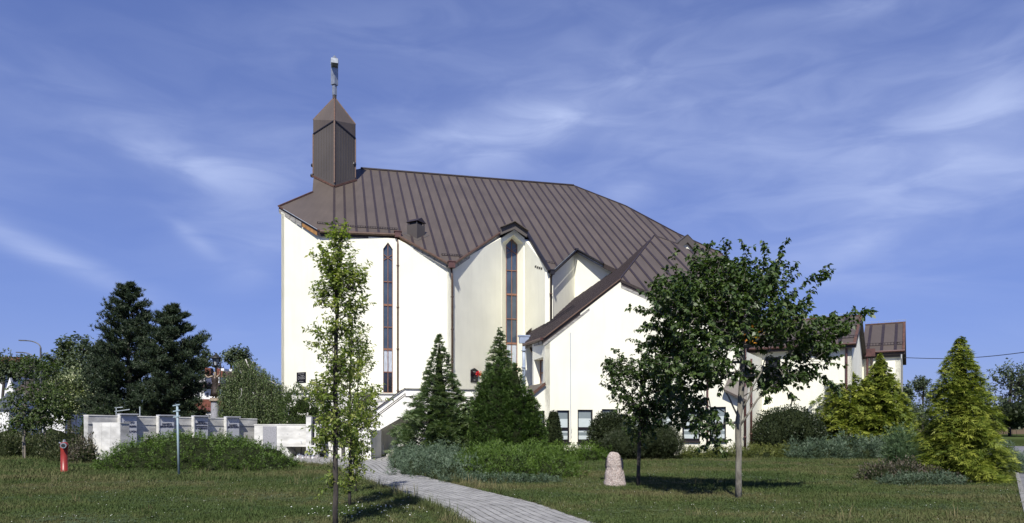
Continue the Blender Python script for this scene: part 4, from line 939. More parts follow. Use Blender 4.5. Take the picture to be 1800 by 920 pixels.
mb = MB(); q = [R(549, 793, ds), R(556, 793, ds), R(559, 804, ds), R(549, 804, ds)]; mb.prism(q, (0, .4, 0)); mb.build('foot', M['concrete'], st)
glabs = ['slender white vase under the stele, left of the pair', 'slender white vase under the stele, right of the pair']
for px, lb2 in ((541.5, glabs[0]), (546.5, glabs[1])):
    q = R(px, 797.5, ds-.15); t = thing('vase', Vector((q.x, q.y, q.z)), lb2, 'vase', 'white vases under the stele')
    MB().lathe(q, [(.05, 0), (.06, .02), (.035, .05), (.035, .22), (.07, .24), (.07, .26)], 8).build('vase_body', M['white'], t)
    mb = MB()
    for i in range(4): a_ = i*1.57; mb.bar(q+UP*.25, q+UP*.34+Vector((math.cos(a_)*.05, math.sin(a_)*.05, 0)), .012)
    mb.build('stems', M['polepaint'], t)
lanlab = ['white', 'grey', 'pale', 'smoky']
for i in range(12):
    px = 523+i*3.0+random.uniform(-.6, .6); dl = 34.2+random.uniform(-.4, .3); q = v3(R(px, 0, dl).xy); h = random.uniform(.15, .26)
    t = thing('grave_lantern', q, 'small glass grave lantern in the row on the paving under the stele', 'lantern', 'grave lanterns on the paving')
    MB().lathe(q, [(.05, 0), (.055, .03), (.045, h*.5), (.055, h*.72)], 8).build('lantern_glass', M['candle' if i % 3 else 'white'], t)
    MB().lathe(q+UP*h*.72, [(.06, 0), (.05, .03), (.02, .06)], 8).build('lantern_lid', M['silver' if i % 2 else 'letter'], t)
# column with statue, park lamp behind
dC = 44.0; qc = v3(R(378, 0, dC).xy); zc_ = R(0, 700, dC).z
t = thing('statue_column', qc, 'round stone column carrying the statue behind the memorial wall', 'column')
MB().lathe(qc, [(.36, 0), (.36, .2), (.27, .3), (.25, zc_-.25)], 20).build('shaft', M['granite'], t, smooth=False)
MB().lathe(qc+UP*(zc_-.25), [(.25, 0), (.36, .06), (.36, .13), (.30, .16), (.30, .25)], 20).build('capital', M['gold'], t)
def person_fig(name, base, H, mt, label, cat):
    """draped standing figure: one skinned body, robe over it"""
    t = thing(name, base, label, cat); me = bpy.data.meshes.new('body'); b = Vector(base); h = H
    P = {'pel': (0, 0, .50), 'che': (.0, .01, .72), 'nec': (0, 0, .84), 'hea': (.0, -.02, .90), 'crn': (.0, -.01, .97), 'ls': (-.11, 0, .80), 'le': (-.24, -.06, .74), 'lh': (-.33, -.10, .86), 'rs': (.11, 0, .80), 're': (.20, -.05, .86), 'rh': (.24, -.1, 1.0), 'lk': (-.06, -.03, .26), 'lf': (-.06, 0, .03), 'lt': (-.07, -.09, .02), 'rk': (.06, -.01, .26), 'rf': (.06, .02, .03), 'rt': (.07, -.07, .02)}
    names = list(P); E = [('pel', 'che'), ('che', 'nec'), ('nec', 'hea'), ('hea', 'crn'), ('che', 'ls'), ('ls', 'le'), ('le', 'lh'), ('che', 'rs'), ('rs', 're'), ('re', 'rh'), ('pel', 'lk'), ('lk', 'lf'), ('lf', 'lt'), ('pel', 'rk'), ('rk', 'rf'), ('rf', 'rt')]
    me.from_pydata([(P[k_][0]*h, P[k_][1]*h, P[k_][2]*h) for k_ in names], [(names.index(a_), names.index(b_)) for a_, b_ in E], [])
    o_ = bpy.data.objects.new('body', me); COL.objects.link(o_); attach(o_, t, b); me.materials.append(M[mt])
    sk_ = o_.modifiers.new('s', 'SKIN'); rr = {'pel': .095, 'che': .10, 'nec': .035, 'hea': .06, 'crn': .045, 'ls': .05, 'le': .038, 'lh': .025, 'rs': .05, 're': .038, 'rh': .025, 'lk': .05, 'lf': .03, 'lt': .022, 'rk': .05, 'rf': .03, 'rt': .022}
    for i, k_ in enumerate(names): me.skin_vertices[0].data[i].radius = (rr[k_]*h, rr[k_]*h*.8); 
    me.skin_vertices[0].data[0].use_root = True
    o_.modifiers.new('u', 'SUBSURF').levels = 1
    mb = MB(); prof = []
    mb.lathe(b, [(.17*h, .06*h), (.15*h, .2*h), (.12*h, .4*h), (.105*h, .55*h), (.13*h, .68*h), (.10*h, .80*h), (.05*h, .83*h)], 14)
    v_ = []
    for i, (x, y, z) in enumerate(mb.v):
        a_ = math.atan2(y-b.y, x-b.x); k_ = 1+.12*math.sin(a_*5+z*3); v_.append((b.x+(x-b.x)*k_, b.y+(y-b.y)*k_*.8, z))
    mb.v = v_; mb.build('robe', M['bronze'], t, smooth=True)
    return t
stt = person_fig('statue', v3(qc, zc_+.0), 1.75, 'gold', 'weathered draped statue with raised arm on the stone column', 'statue')
MB().bar(v3(qc, zc_+1.0)+Vector((.42, -.17, 0)), v3(qc, zc_+2.25)+Vector((.42, -.17, 0)), .05).bar(v3(qc, zc_+1.95)+Vector((.2, -.17, 0)), v3(qc, zc_+1.95)+Vector((.64, -.17, 0)), .05).build('held_cross', M['bronze'], stt)
ql = v3(R(379.5, 0, 50).xy); zl = R(0, 622, 50).z
t = thing('park_lamp', ql, 'black old-style park lamp rising behind the statue', 'lamp post')
MB().lathe(ql, [(.16, 0), (.16, .3), (.09, .4), (.07, zl-.95)], 10).build('post', M['wire'], t)
mb = MB(); zz0 = zl-.95; mb.lathe(ql+UP*zz0, [(.07, 0), (.2, .06), (.2, .1)], 8)
for i in range(6): a_ = i*math.pi/3; mb.bar(ql+UP*(zz0+.1)+Vector((.17*math.cos(a_), .17*math.sin(a_), 0)), ql+UP*(zz0+.6)+Vector((.27*math.cos(a_), .27*math.sin(a_), 0)), .03)
mb.build('lantern_cage', M['wire'], t)
MB().lathe(ql+UP*(zz0+.1), [(.12, 0), (.20, .48)], 10).build('lantern_glass', M['curtain'], t)
MB().lathe(ql+UP*(zz0+.6), [(.40, 0), (.33, .1), (.12, .25), (.05, .34), (.05, .42)], 12).build('lantern_roof', M['wire'], t)
MB().bar(ql+UP*(zz0-.4)-Vector((.35, 0, 0)), ql+UP*(zz0-.4)+Vector((.35, 0, 0)), .04).build('crossbar', M['wire'], t)
# hydrant
qh = G(113, 834); t = thing('fire_hydrant', qh, 'red standpipe fire hydrant with chrome outlet in the rough grass', 'hydrant')
HH = 1.11
MB().lathe(qh, [(.135, 0), (.135, .04), (.108, .05), (.108, .8), (.112, .86), (.125, .93), (.125, .99), (.11, 1.05), (.06, 1.08)], 20).build('barrel', M['red'], t, smooth=True)
mb = MB(); mb.tube([qh+Vector((.06, -.09, .98)), qh+Vector((.115, -.22, .975))], [.085, .085], 14); mb.build('outlet', M['red'], t)
mb = MB(); o1 = qh+Vector((.115, -.22, .975)); dq_ = Vector((.4, -.9, 0)).normalized(); mb.tube([o1, o1+dq_*.04], [.092, .092], 16); mb.build('outlet_ring', M['silver'], t)
MB().tube([o1+dq_*.041, o1+dq_*.045], [.06, .06], 14).build('outlet_mouth', M['wire'], t)
MB().lathe(qh+UP*1.08, [(.06, 0), (.06, .03), (.04, .035), (.04, .085), (.03, .09)], 6).build('cap_nut', M['silver'], t)
MB().tube([qh+Vector((-.08, -.02, 1.03)), qh+Vector((-.15, -.05, 1.07))], [.026, .03], 8).build('side_plug', M['silver'], t)
MB().lathe(qh, [(.17, 0), (.17, .025)], 16).build('base_flange', M['letter'], t)
# sign pole
qp = G(314.5, 838); hp_ = R(0, 711, qp.y).z; t = thing('sign_pole', qp, 'bare pale blue-grey sign pole with three empty clamps', 'pole')
MB().tube([qp, v3(R(311.5, 0, qp.y).xy, hp_)], .035, 12).build('pole', M['polepaint'], t, smooth=True)
for y in (712.5, 722.5, 732.5):
    c = R(312-(722-y)*.03, y, qp.y); mb = MB(); mb.bar(c+Vector((-.13, -.02, -.02)), c+Vector((.09, -.02, .02)), .04, .035); mb.tube([c-UP*.02, c+UP*.02], .05, 10); mb.build('clamp', M['polepaint'], t)
# railing behind the wall
qr = R(204.5, 0, 40); t = thing('metal_railing', v3(qr.xy), 'thin pale metal railing end seen above the memorial wall', 'railing')
zr_ = lambda y: R(0, y, 40).z
for a, b in ((R(204.5, 735, 40), R(204.5, 716, 40)), (R(202, 717, 40), R(216, 716, 40)), (R(202, 723.5, 40), R(228, 720, 40)), (R(246, 723, 40), R(246, 715, 40))): MB().bar(a, b, .045).build('rail', M['steel'], t)
MB().bar(R(204.5, 735, 40), v3(R(204.5, 0, 40).xy), .05).build('rail', M['steel'], t); MB().bar(R(246, 723, 40), v3(R(246, 0, 40).xy), .045).build('rail', M['steel'], t)
# boulder with plaques on both sides
qs = G(1081, 855); t = thing('memorial_boulder', qs, 'upright pink granite boulder with dark plaque at its side on the lawn', 'boulder')
import bmesh
bm = bmesh.new(); bmesh.ops.create_icosphere(bm, subdivisions=5, radius=1)
from mathutils import noise
prof = [(0, .31), (.1, .295), (.35, .255), (.52, .218), (.57, .232), (.72, .205), (.82, .175), (.885, .135), (.92, .08), (.93, .0)]
for v in bm.verts:
    zn = (v.co.z+1)/2; z = zn*.93; a_ = math.atan2(v.co.y, v.co.x)
    r_ = np.interp(z, [p[0] for p in prof], [p[1] for p in prof]); rr_ = math.hypot(v.co.x, v.co.y); k_ = 1
    lx = -.035*min(1, z/.6)
    n_ = noise.noise(v.co*2.2)*.018+noise.noise(v.co*7)*.006
    x = math.cos(a_)*r_*k_+lx*(z/.93); y = math.sin(a_)*r_*.8*k_
    v.co = Vector((x*(1+n_*3), y*(1+n_*3), z+n_))
me_ = bpy.data.meshes.new('stone'); bm.to_mesh(me_); bm.free(); 
def granite_pink():
    m = bpy.data.materials.new('pink_granite'); m.use_nodes = True; n = m.node_tree.nodes; l = m.node_tree.links; b = n['Principled BSDF']; b.inputs['Roughness'].default_value = .9
    t_ = n.new('ShaderNodeTexCoord'); vo = n.new('ShaderNodeTexVoronoi'); vo.inputs['Scale'].default_value = 60; l.new(t_.outputs['Object'], vo.inputs[0])
    hs = n.new('ShaderNodeSeparateColor'); l.new(vo.outputs['Color'], hs.inputs[0]); r = n.new('ShaderNodeValToRGB'); l.new(hs.outputs[0], r.inputs[0]); r.color_ramp.interpolation = 'CONSTANT'
    r.color_ramp.elements[0].color = (.18, .15, .14, 1); r.color_ramp.elements[1].position = .15; r.color_ramp.elements[1].color = (.32, .255, .23, 1)
    for p, c in ((.5, (.38, .33, .30, 1)), (.78, (.30, .27, .25, 1)), (.9, (.5, .45, .42, 1))): e = r.color_ramp.elements.new(p); e.color = c
    l.new(r.outputs[0], b.inputs['Base Color']); nz = n.new('ShaderNodeTexNoise'); nz.inputs['Scale'].default_value = 22; nz.inputs['Detail'].default_value = 6; l.new(t_.outputs['Object'], nz.inputs[0])
    bp = n.new('ShaderNodeBump'); bp.inputs['Strength'].default_value = .8; bp.inputs['Distance'].default_value = .03; l.new(nz.outputs[0], bp.inputs['Height']); l.new(bp.outputs[0], b.inputs['Normal']); return m
so = link('stone', me_, t, qs, [granite_pink()]); me_.polygons.foreach_set('use_smooth', [True]*len(me_.polygons))
MB().prism([qs+Vector(p) for p in ((-.275, -.05, .50), (-.255, .16, .50), (-.235, .14, .74), (-.255, -.04, .76))], (.05, .01, 0)).build('side_plaque', M['blackgranite'], t)
MB().prism([qs+Vector(p) for p in ((.165, -.13, .50), (.225, .06, .48), (.19, .08, .74), (.145, -.09, .76))], (.035, -.01, 0)).build('side_plaque', M['blackgranite'], t)
# street lamps far left
for px, yt, yb, xh, dl, lb2 in ((71.5, 612, 745, 42, 70, 'tall curved street lamp, the higher of the pair at the left edge'), (61, 634, 745, 37, 74, 'tall curved street lamp, the lower of the pair at the left edge')):
    q = v3(R(px, 0, dl).xy); zt_ = R(0, yt, dl).z; zh = R(0, 599 if yt < 620 else 620, dl).z; xh_ = R(xh, 0, dl).x
    t = thing('street_lamp', q, lb2, 'street lamp', 'curved street lamps'); pts = [q, q+UP*zt_]
    for i in range(1, 9): a_ = i/8*math.pi/2; pts.append(Vector((q.x+(xh_-q.x)*.9*(1-math.cos(a_)), q.y, zt_+(zh-zt_)*math.sin(a_))))
    MB().tube(pts, [.11, .08]+[.055]*8, 8).build('pole', M['lampgrey'], t); e_ = pts[-1]
    MB().bar(e_+Vector((.1, 0, 0)), e_+Vector((-.65, 0, .02)), .22, .10).build('lamp_head', M['lampgrey'], t)
# ------------------------------------------------------------------ houses in the distance
def house(name, label, px0, px1, yr, ye, d, dep, roofm, wallm='white', hip=0, gl=False, rot=0, winrows=()):
    a = R(px0, 0, d); b = R(px1, 0, d); zr_ = R(0, yr, d).z; ze = R(0, ye, d).z; D = Vector((math.cos(rot), math.sin(rot))); Lh = b.x-a.x; p0 = a.xy; p1 = p0+D*Lh; n = Vector((-D.y, D.x))
    t = thing(name, v3(p0), label, 'house'); mb = MB(); mb.box(p0, p1, dep, 0, ze); mb.build('wall', M[wallm], t)
    o = .25; c0_ = v3(p0-D*o-n*o, ze); c1_ = v3(p1+D*o-n*o, ze); c2_ = v3(p1+D*o+n*(dep+o), ze); c3_ = v3(p0-D*o+n*(dep+o), ze)
    r0 = v3(p0+D*(hip-o)+n*dep/2, zr_); r1 = v3(p1-D*(hip-o)+n*dep/2, zr_)
    mb = MB(); mb.add([c0_, c1_, c2_, c3_, r0, r1, c0_-UP*.15, c1_-UP*.15, c2_-UP*.15, c3_-UP*.15], [(0, 1, 5, 4), (2, 3, 4, 5), (0, 6, 7, 1), (1, 7, 8, 2), (2, 8, 9, 3), (3, 9, 6, 0), (9, 8, 7, 6)]+([(1, 2, 5), (3, 0, 4)] if hip else [])); rf = mb.build('roof', M[roofm], t)
    if not hip:
        for P_, rr_, s in ((p0, r0, 1), (p1, r1, -1)):
            g0 = v3(P_, ze); g1 = v3(P_+n*dep, ze); MB().prism([g0+v3(D)*.01*s, g1+v3(D)*.01*s, Vector((P_.x, P_.y, 0))+v3(n)*dep/2+UP*(zr_-.1)+v3(D)*.01*s], v3(D)*.1*s).build('gable', M[wallm], t)
    for (wx, wy, ww, wh) in winrows:
        q = R(wx, wy, d-.05); w_ = MB(); 
        fr_ = MB().box(R(wx-ww/2-.5, 0, d-.06).xy, R(wx+ww/2+.5, 0, d-.06).xy, .05, R(0, wy+wh/2+.5, d).z, R(0, wy-wh/2-.5, d).z).build('window', M['white'], t)
        MB().box(R(wx-ww/2, 0, d-.10).xy, R(wx+ww/2, 0, d-.10).xy, .03, R(0, wy+wh/2, d).z, R(0, wy-wh/2, d).z).build('pane', M['darkglass'], fr_)
    return t, rf
h1, _ = house('gabled_house', 'white house with dark tiled roof behind the young trees at left', 21, 114, 664, 692, 95, 7, 'rooftile')
MB().prism([R(8, 692, 94), R(24, 690, 94), R(17, 664, 94)], (0, .4, 0)).build('front_gable', M['white'], h1)
house('garage', 'small white building with slate grey roof at the left edge', -14, 16, 690, 718, 70, 5, 'greyroof')
house('far_house', 'distant house with bright red roof at the far left edge', -60, 9, 622, 648, 130, 12, 'redroof')
h4, rf4 = house('apartment_house', 'white apartment house with red-brown roof and brick chimneys behind the lamp', 318, 423, 646, 682, 105, 14, 'brickroof', hip=4, winrows=((349, 694, 4, 7), (364.5, 694, 4, 7), (336, 694, 4, 7), (400, 694, 4, 7)))
for px, y0, y1 in ((365, 647, 664), (386, 648, 668)): MB().cube((R(px, 0, 107).x, 107.5, (R(0, y0, 107).z+R(0, y1, 107).z)/2), .9, .9, R(0, y0, 107).z-R(0, y1, 107).z).build('chimney', M['brick'], rf4)
for px, py in ((361, 669), (385, 669), (412, 652), (397, 651)): 
    q = R(px, py, 104.5); dm_ = MB(); dm_.cube(q, 1.1 if py > 660 else .5, 2.5, .9 if py > 660 else .35); dm_.build('dormer', M['white'], rf4)
MB().box(R(318, 0, 104.8).xy, R(423, 0, 104.8).xy, .1, 0, R(0, 702, 105).z).build('lower_brick_wall', M['brick'], h4)
t, _ = house('low_house', 'small red-roofed building peeping over the dark hedge', 340, 372, 716, 722, 90, 5, 'redroof')
# ------------------------------------------------------------------ plants
def arr_mesh(name, tris, rnd, mt, parent, loc, quads=False):
    """tris: (N,k,3) polygons with k corners"""
    n, k, _ = tris.shape; loc = np.array(loc)
    me = bpy.data.meshes.new(name); me.vertices.add(n*k); me.vertices.foreach_set('co', (tris.reshape(-1, 3)-loc).astype(np.float32).ravel())
    me.loops.add(n*k); me.loops.foreach_set('vertex_index', np.arange(n*k, dtype=np.int32)); me.polygons.add(n)
    me.polygons.foreach_set('loop_start', np.arange(0, n*k, k, dtype=np.int32)); me.update(calc_edges=True)
    at = me.attributes.new('rnd', 'FLOAT', 'FACE'); at.data.foreach_set('value', rnd.astype(np.float32)); me.materials.append(mt)
    o = bpy.data.objects.new(name, me); COL.objects.link(o); attach(o, parent, Vector(loc)); return o
def nrm(a): return a/np.maximum(np.linalg.norm(a, axis=-1, keepdims=True), 1e-9)
def leaves(P, D, Nn, ln, wd, curl=.18):
    """rhombic leaves with a fold"""
    D = nrm(D); S = nrm(np.cross(D, Nn)); Nn = np.cross(S, D); ln = ln[:, None]; wd = wd[:, None]
    mid = P+D*ln*.45; a = P; b = mid+S*wd*.5+Nn*wd*curl; c = P+D*ln-Nn*ln*.12; d = mid-S*wd*.5+Nn*wd*curl
    return np.stack([a, b, c, d], 1)
def rv(n): return nrm(rng.normal(size=(n, 3)))
def blobs_px(bl, d):
    out = []
    for b in bl:
        px, py, rx, ry = b[:4]; dd = b[4] if len(b) > 4 else 0; rd = b[5] if len(b) > 5 else rx
        D_ = d+dd; c = R(px, py, D_); out.append((np.array(c), np.array([rx*D_/F, rd*D_/F, ry*D_/F])))
    return out
def sample(bl, n, pw=.42, k_=.92):
    bl = [(b[0], b[1]*k_) for b in bl]
    vol = np.array([b[1].prod()**.8 for b in bl]); k = rng.choice(len(bl), n, p=vol/vol.sum()); C = np.array([b[0] for b in bl])[k]; S = np.array([b[1] for b in bl])[k]
    u = rv(n); r = rng.random(n)**pw; return C+u*S*r[:, None], u
def skeleton(trunk, anchors, r0, name_mat, parent, loc, rmin=.006, sides=5, trunk_r=None, pipe=.46):
    nodes = [np.array(p) for p in trunk]; par = [-1]+list(range(len(trunk)-1)); nt_ = len(trunk)
    top = np.array(trunk[-1]); base = np.array(trunk[max(0, int(len(trunk)*.35))])
    order = np.argsort(np.min(np.stack([np.linalg.norm(anchors-p, axis=1) for p in nodes]), 0))
    ends = {}
    for i in order:
        a = anchors[i]; arrn = np.array(nodes); dv = a-arrn; d = np.linalg.norm(dv, axis=1)
        up = dv[:, 2]/np.maximum(d, 1e-6); cost = d*(1+.55*np.clip(-up+.25, 0, 1)); cost[:max(1, int(nt_*.25))] += 5
        j = int(np.argmin(cost)); 
        if d[j] > .5: 
            m = nodes[j]+(a-nodes[j])*.5+np.array([0, 0, .06*d[j]])+rng.normal(size=3)*.03*d[j]; nodes.append(m); par.append(j); j = len(nodes)-1
        nodes.append(a); par.append(j); ends[i] = len(nodes)-1
    w = np.zeros(len(nodes)); 
    for i in ends.values(): w[i] += 1
    for i in range(len(nodes)-1, 0, -1):
        if i >= nt_: w[par[i]] += w[i]
    for i in range(nt_-1, 0, -1): w[par[i]] += w[i]
    r = rmin*np.maximum(w, 1)**pipe; s_ = r0/max(r[0], 1e-6)
    r = rmin*(np.maximum(w, 1)**(math.log(r0/rmin)/math.log(max(w[0], 2))))
    mb = MB()
    if trunk_r is None: trunk_r = [max(r0*(1-.75*i/(nt_-1)), r[i]*.9) for i in range(nt_)]
    mb.tube([Vector(p) for p in trunk], trunk_r, 10); 
    o1 = mb
    for i in range(nt_, len(nodes)):
        j = par[i]; ra = min(r[j], trunk_r[j]*.8) if j < nt_ else r[j]
        mb.tube([nodes[j], nodes[i]], [min(ra, r[i]*1.5), r[i]], sides, cap=False)
    return mb.build('trunk', name_mat, parent, loc, smooth=True), nodes
LM = {}
CORE = mat('dark_core_shade', (.020, .026, .012), 1, .4, 8, spec=0)  # solid dark core added inside plants, its colour standing for inner shade
LM['elm'] = leafmat('elm_leaves', [(0.024, 0.045, 0.013), (0.038, 0.069, 0.018), (0.060, 0.098, 0.024), (0.102, 0.144, 0.039)], .22, .45, .4)
LM['slender'] = leafmat('yellow_green_leaves', [(0.085, 0.132, 0.031), (0.154, 0.208, 0.045), (0.246, 0.286, 0.077), (0.385, 0.371, 0.139)], .4)
LM['linden'] = leafmat('young_linden_leaves', [(0.038, 0.063, 0.017), (0.063, 0.101, 0.025), (0.108, 0.139, 0.038)], .3)
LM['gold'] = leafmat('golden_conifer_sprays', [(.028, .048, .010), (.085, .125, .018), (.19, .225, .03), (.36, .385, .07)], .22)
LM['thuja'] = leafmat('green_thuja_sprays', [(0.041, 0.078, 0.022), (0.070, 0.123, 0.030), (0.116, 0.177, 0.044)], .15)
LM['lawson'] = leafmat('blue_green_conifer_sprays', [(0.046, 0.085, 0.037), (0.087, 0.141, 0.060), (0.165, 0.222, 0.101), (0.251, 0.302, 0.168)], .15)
LM['juniper'] = leafmat('green_juniper_sprays', [(0.029, 0.061, 0.008), (0.057, 0.105, 0.012), (0.101, 0.162, 0.022)], .15)
LM['bluejun'] = leafmat('blue_juniper_sprays', [(0.032, 0.055, 0.030), (0.069, 0.105, 0.062), (0.129, 0.180, 0.112)], .12)
LM['dark'] = leafmat('dark_shrub_leaves', [(0.013, 0.022, 0.010), (0.024, 0.037, 0.014), (0.044, 0.061, 0.022)], .15)
LM['pine'] = leafmat('dark_pine_needles', [(0.014, 0.026, 0.014), (0.025, 0.043, 0.020), (0.041, 0.063, 0.028), (0.076, 0.069, 0.034)], .05)
LM['yew'] = leafmat('dark_yew_needles', [(0.013, 0.022, 0.009), (0.024, 0.037, 0.013), (0.044, 0.055, 0.022)], .08)
LM['topiary'] = leafmat('grey_green_topiary', [(.03, .05, .025), (.055, .08, .038), (.085, .11, .06)], .1)
LM['birch'] = leafmat('birch_leaves', [(0.029, 0.054, 0.018), (0.058, 0.096, 0.030), (0.117, 0.158, 0.056), (0.221, 0.270, 0.125)], .3)
LM['far'] = leafmat('hazed_far_leaves', [(0.047, 0.068, 0.041), (0.081, 0.108, 0.061), (0.128, 0.155, 0.088)], .2)  # lighter, greyer green: distance haze put into the leaf colour
LM['pale'] = leafmat('variegated_leaves', [(0.078, 0.111, 0.039), (0.195, 0.234, 0.117), (0.546, 0.559, 0.364)], .25)
LM['hedge'] = leafmat('bright_hedge_leaves', [(.03, .06, .01), (.05, .10, .02), (.08, .14, .03)], .2)
LM['autumn'] = leafmat('orange_leaves', [(.45, .18, .02), (.6, .3, .03)], .3)
LM['weedy'] = leafmat('weedy_shrub_leaves', [(0.035, 0.050, 0.018), (0.055, 0.072, 0.026), (0.100, 0.100, 0.050)], .25)
LM['reddish'] = leafmat('reddish_green_shrub', [(.03, .035, .016), (.055, .06, .03), (.10, .075, .06), (.16, .15, .12)], .2)
LM['yelgreen'] = leafmat('yellow_green_groundcover', [(.04, .06, .014), (.09, .11, .022), (.16, .17, .04)], .2)
def broadleaf(name, label, cat, base, trunk, bl, ntw, lpt, ln, wd, lm, bark, r0, group=None, tw=.5, droop=.5, shoots=(), autumn=None, rmin=.005, sides=5, upw=.5, bias=.42, ripe=.25):
    base = Vector(base); t = thing(name, base, label, cat, group)
    P, u = sample(bl, ntw, bias)
    extra = []
    skeleton_pts = [P]
    _, nodes = skeleton(trunk, P, r0, M[bark], t, base, rmin, sides)
    cen = np.array(trunk[-1])*.5+np.array(trunk[len(trunk)//2])*.5
    out = nrm(P-cen); td = nrm(out*.8+np.array([0, 0, upw])+rng.normal(size=P.shape)*.45)
    TL = tw*(.6+.8*rng.random(ntw))
    mb = MB()
    starts, dirs, lens = P, td, TL
    for s in shoots:       # long leafy shoots given as 3D polylines
        for a, b in zip(s[:-1], s[1:]):
            a = np.array(a); b = np.array(b); L_ = np.linalg.norm(b-a); starts = np.vstack([starts, a]); dirs = np.vstack([dirs, (b-a)/L_]); lens = np.append(lens, L_)
            for k_ in range(int(L_/.12)):
                starts = np.vstack([starts, a+(b-a)*rng.random()]); dd_ = nrm((b-a)/L_+rng.normal(size=3)*.7); dirs = np.vstack([dirs, dd_]); lens = np.append(lens, .12+.12*rng.random())
    n = len(starts); 
    for a, d, l_ in zip(starts, dirs, lens): mb.tube([a, a+d*l_*.6-np.array([0, 0, 0]), a+d*l_-np.array([0, 0, .06*l_])], [rmin, rmin*.7, rmin*.4], 3, cap=False)
    if sides > 3: tag(mb.build('twigs', M[bark], t, base), kind='stuff')
    cnt = np.maximum(3, (lpt*lens/tw).astype(int)); idx = np.repeat(np.arange(n), cnt); f = rng.random(len(idx)); m = len(idx)
    A = starts[idx]+dirs[idx]*(lens[idx]*f)[:, None]-np.array([0, 0, 1])*(.06*lens[idx]*f*f)[:, None]
    side = nrm(np.cross(dirs[idx], rv(m))); D = nrm(dirs[idx]*.5+side*.9-np.array([0, 0, droop])+rng.normal(size=(m, 3))*.25)
    Nn = nrm(np.array([0, 0, 1.0])+rng.normal(size=(m, 3))*.55)
    L_ = ln*(.6+.7*rng.random(m)); W_ = wd*(.7+.6*rng.random(m))
    tw_r = rng.random(n)[idx]; rnd = np.clip(tw_r*.5+rng.random(m)*.5+ripe-.25, 0, 1)
    arr_mesh('crown', leaves(A, D, Nn, L_, W_), rnd, LM[lm], t, base)
    if autumn is not None:
        c = np.array(autumn); m = 15; A = c+rng.normal(size=(m, 3))*np.array([.13, .1, .11]); arr_mesh('yellow_leaves', leaves(A, rv(m)-np.array([0, 0, .5]), rv(m), np.full(m, ln*.75), np.full(m, wd*.75)), rng.random(m), LM['autumn'], t, base)
    return t
def lerp_pts(pts, n=14, wob=.0):
    pts = [np.array(p, float) for p in pts]; seg = [np.linalg.norm(b-a) for a, b in zip(pts[:-1], pts[1:])]; tot = sum(seg); out = []
    for i in range(n):
        s = tot*i/(n-1); k = 0
        while k < len(seg)-1 and s > seg[k]: s -= seg[k]; k += 1
        out.append(pts[k]+(pts[k+1]-pts[k])*min(1, s/seg[k])+(rng.normal(size=3)*wob*np.array([1, 1, 0]) if 0 < i < n-1 else 0))
    return out
def sprays(P, D, up, ln, wd, nb=5, fan=.6, curve=.25):
    """flat fans of narrow pointed leaflets"""
    n = len(P); D = nrm(D); S = nrm(np.cross(D, up)); Nn = np.cross(S, D); out = []; 
    for k in range(nb):
        a = (k-(nb-1)/2)/max(1, (nb-1)/2)*fan if nb > 1 else 0; jit = rng.normal(size=n)*.12; ca = np.cos(a+jit)[:, None]; sa = np.sin(a+jit)[:, None]
        d = D*ca+S*sa; l_ = (ln*(1-.35*abs(a)/max(fan, .01))*(.8+.4*rng.random(n)))[:, None]; s = (S*ca-D*sa)*(wd[:, None])*.5; st = P+D*(ln*.35*(rng.random(n)))[:, None]*(0 if k == nb//2 else 1)
        tip = st+d*l_-Nn*l_*curve*rng.random((n, 1))-np.array([0, 0, 1])*l_*curve*.5; mid = st+d*l_*.5
        out.append(np.stack([st, mid+s, tip, mid-s], 1))
    return np.concatenate(out)
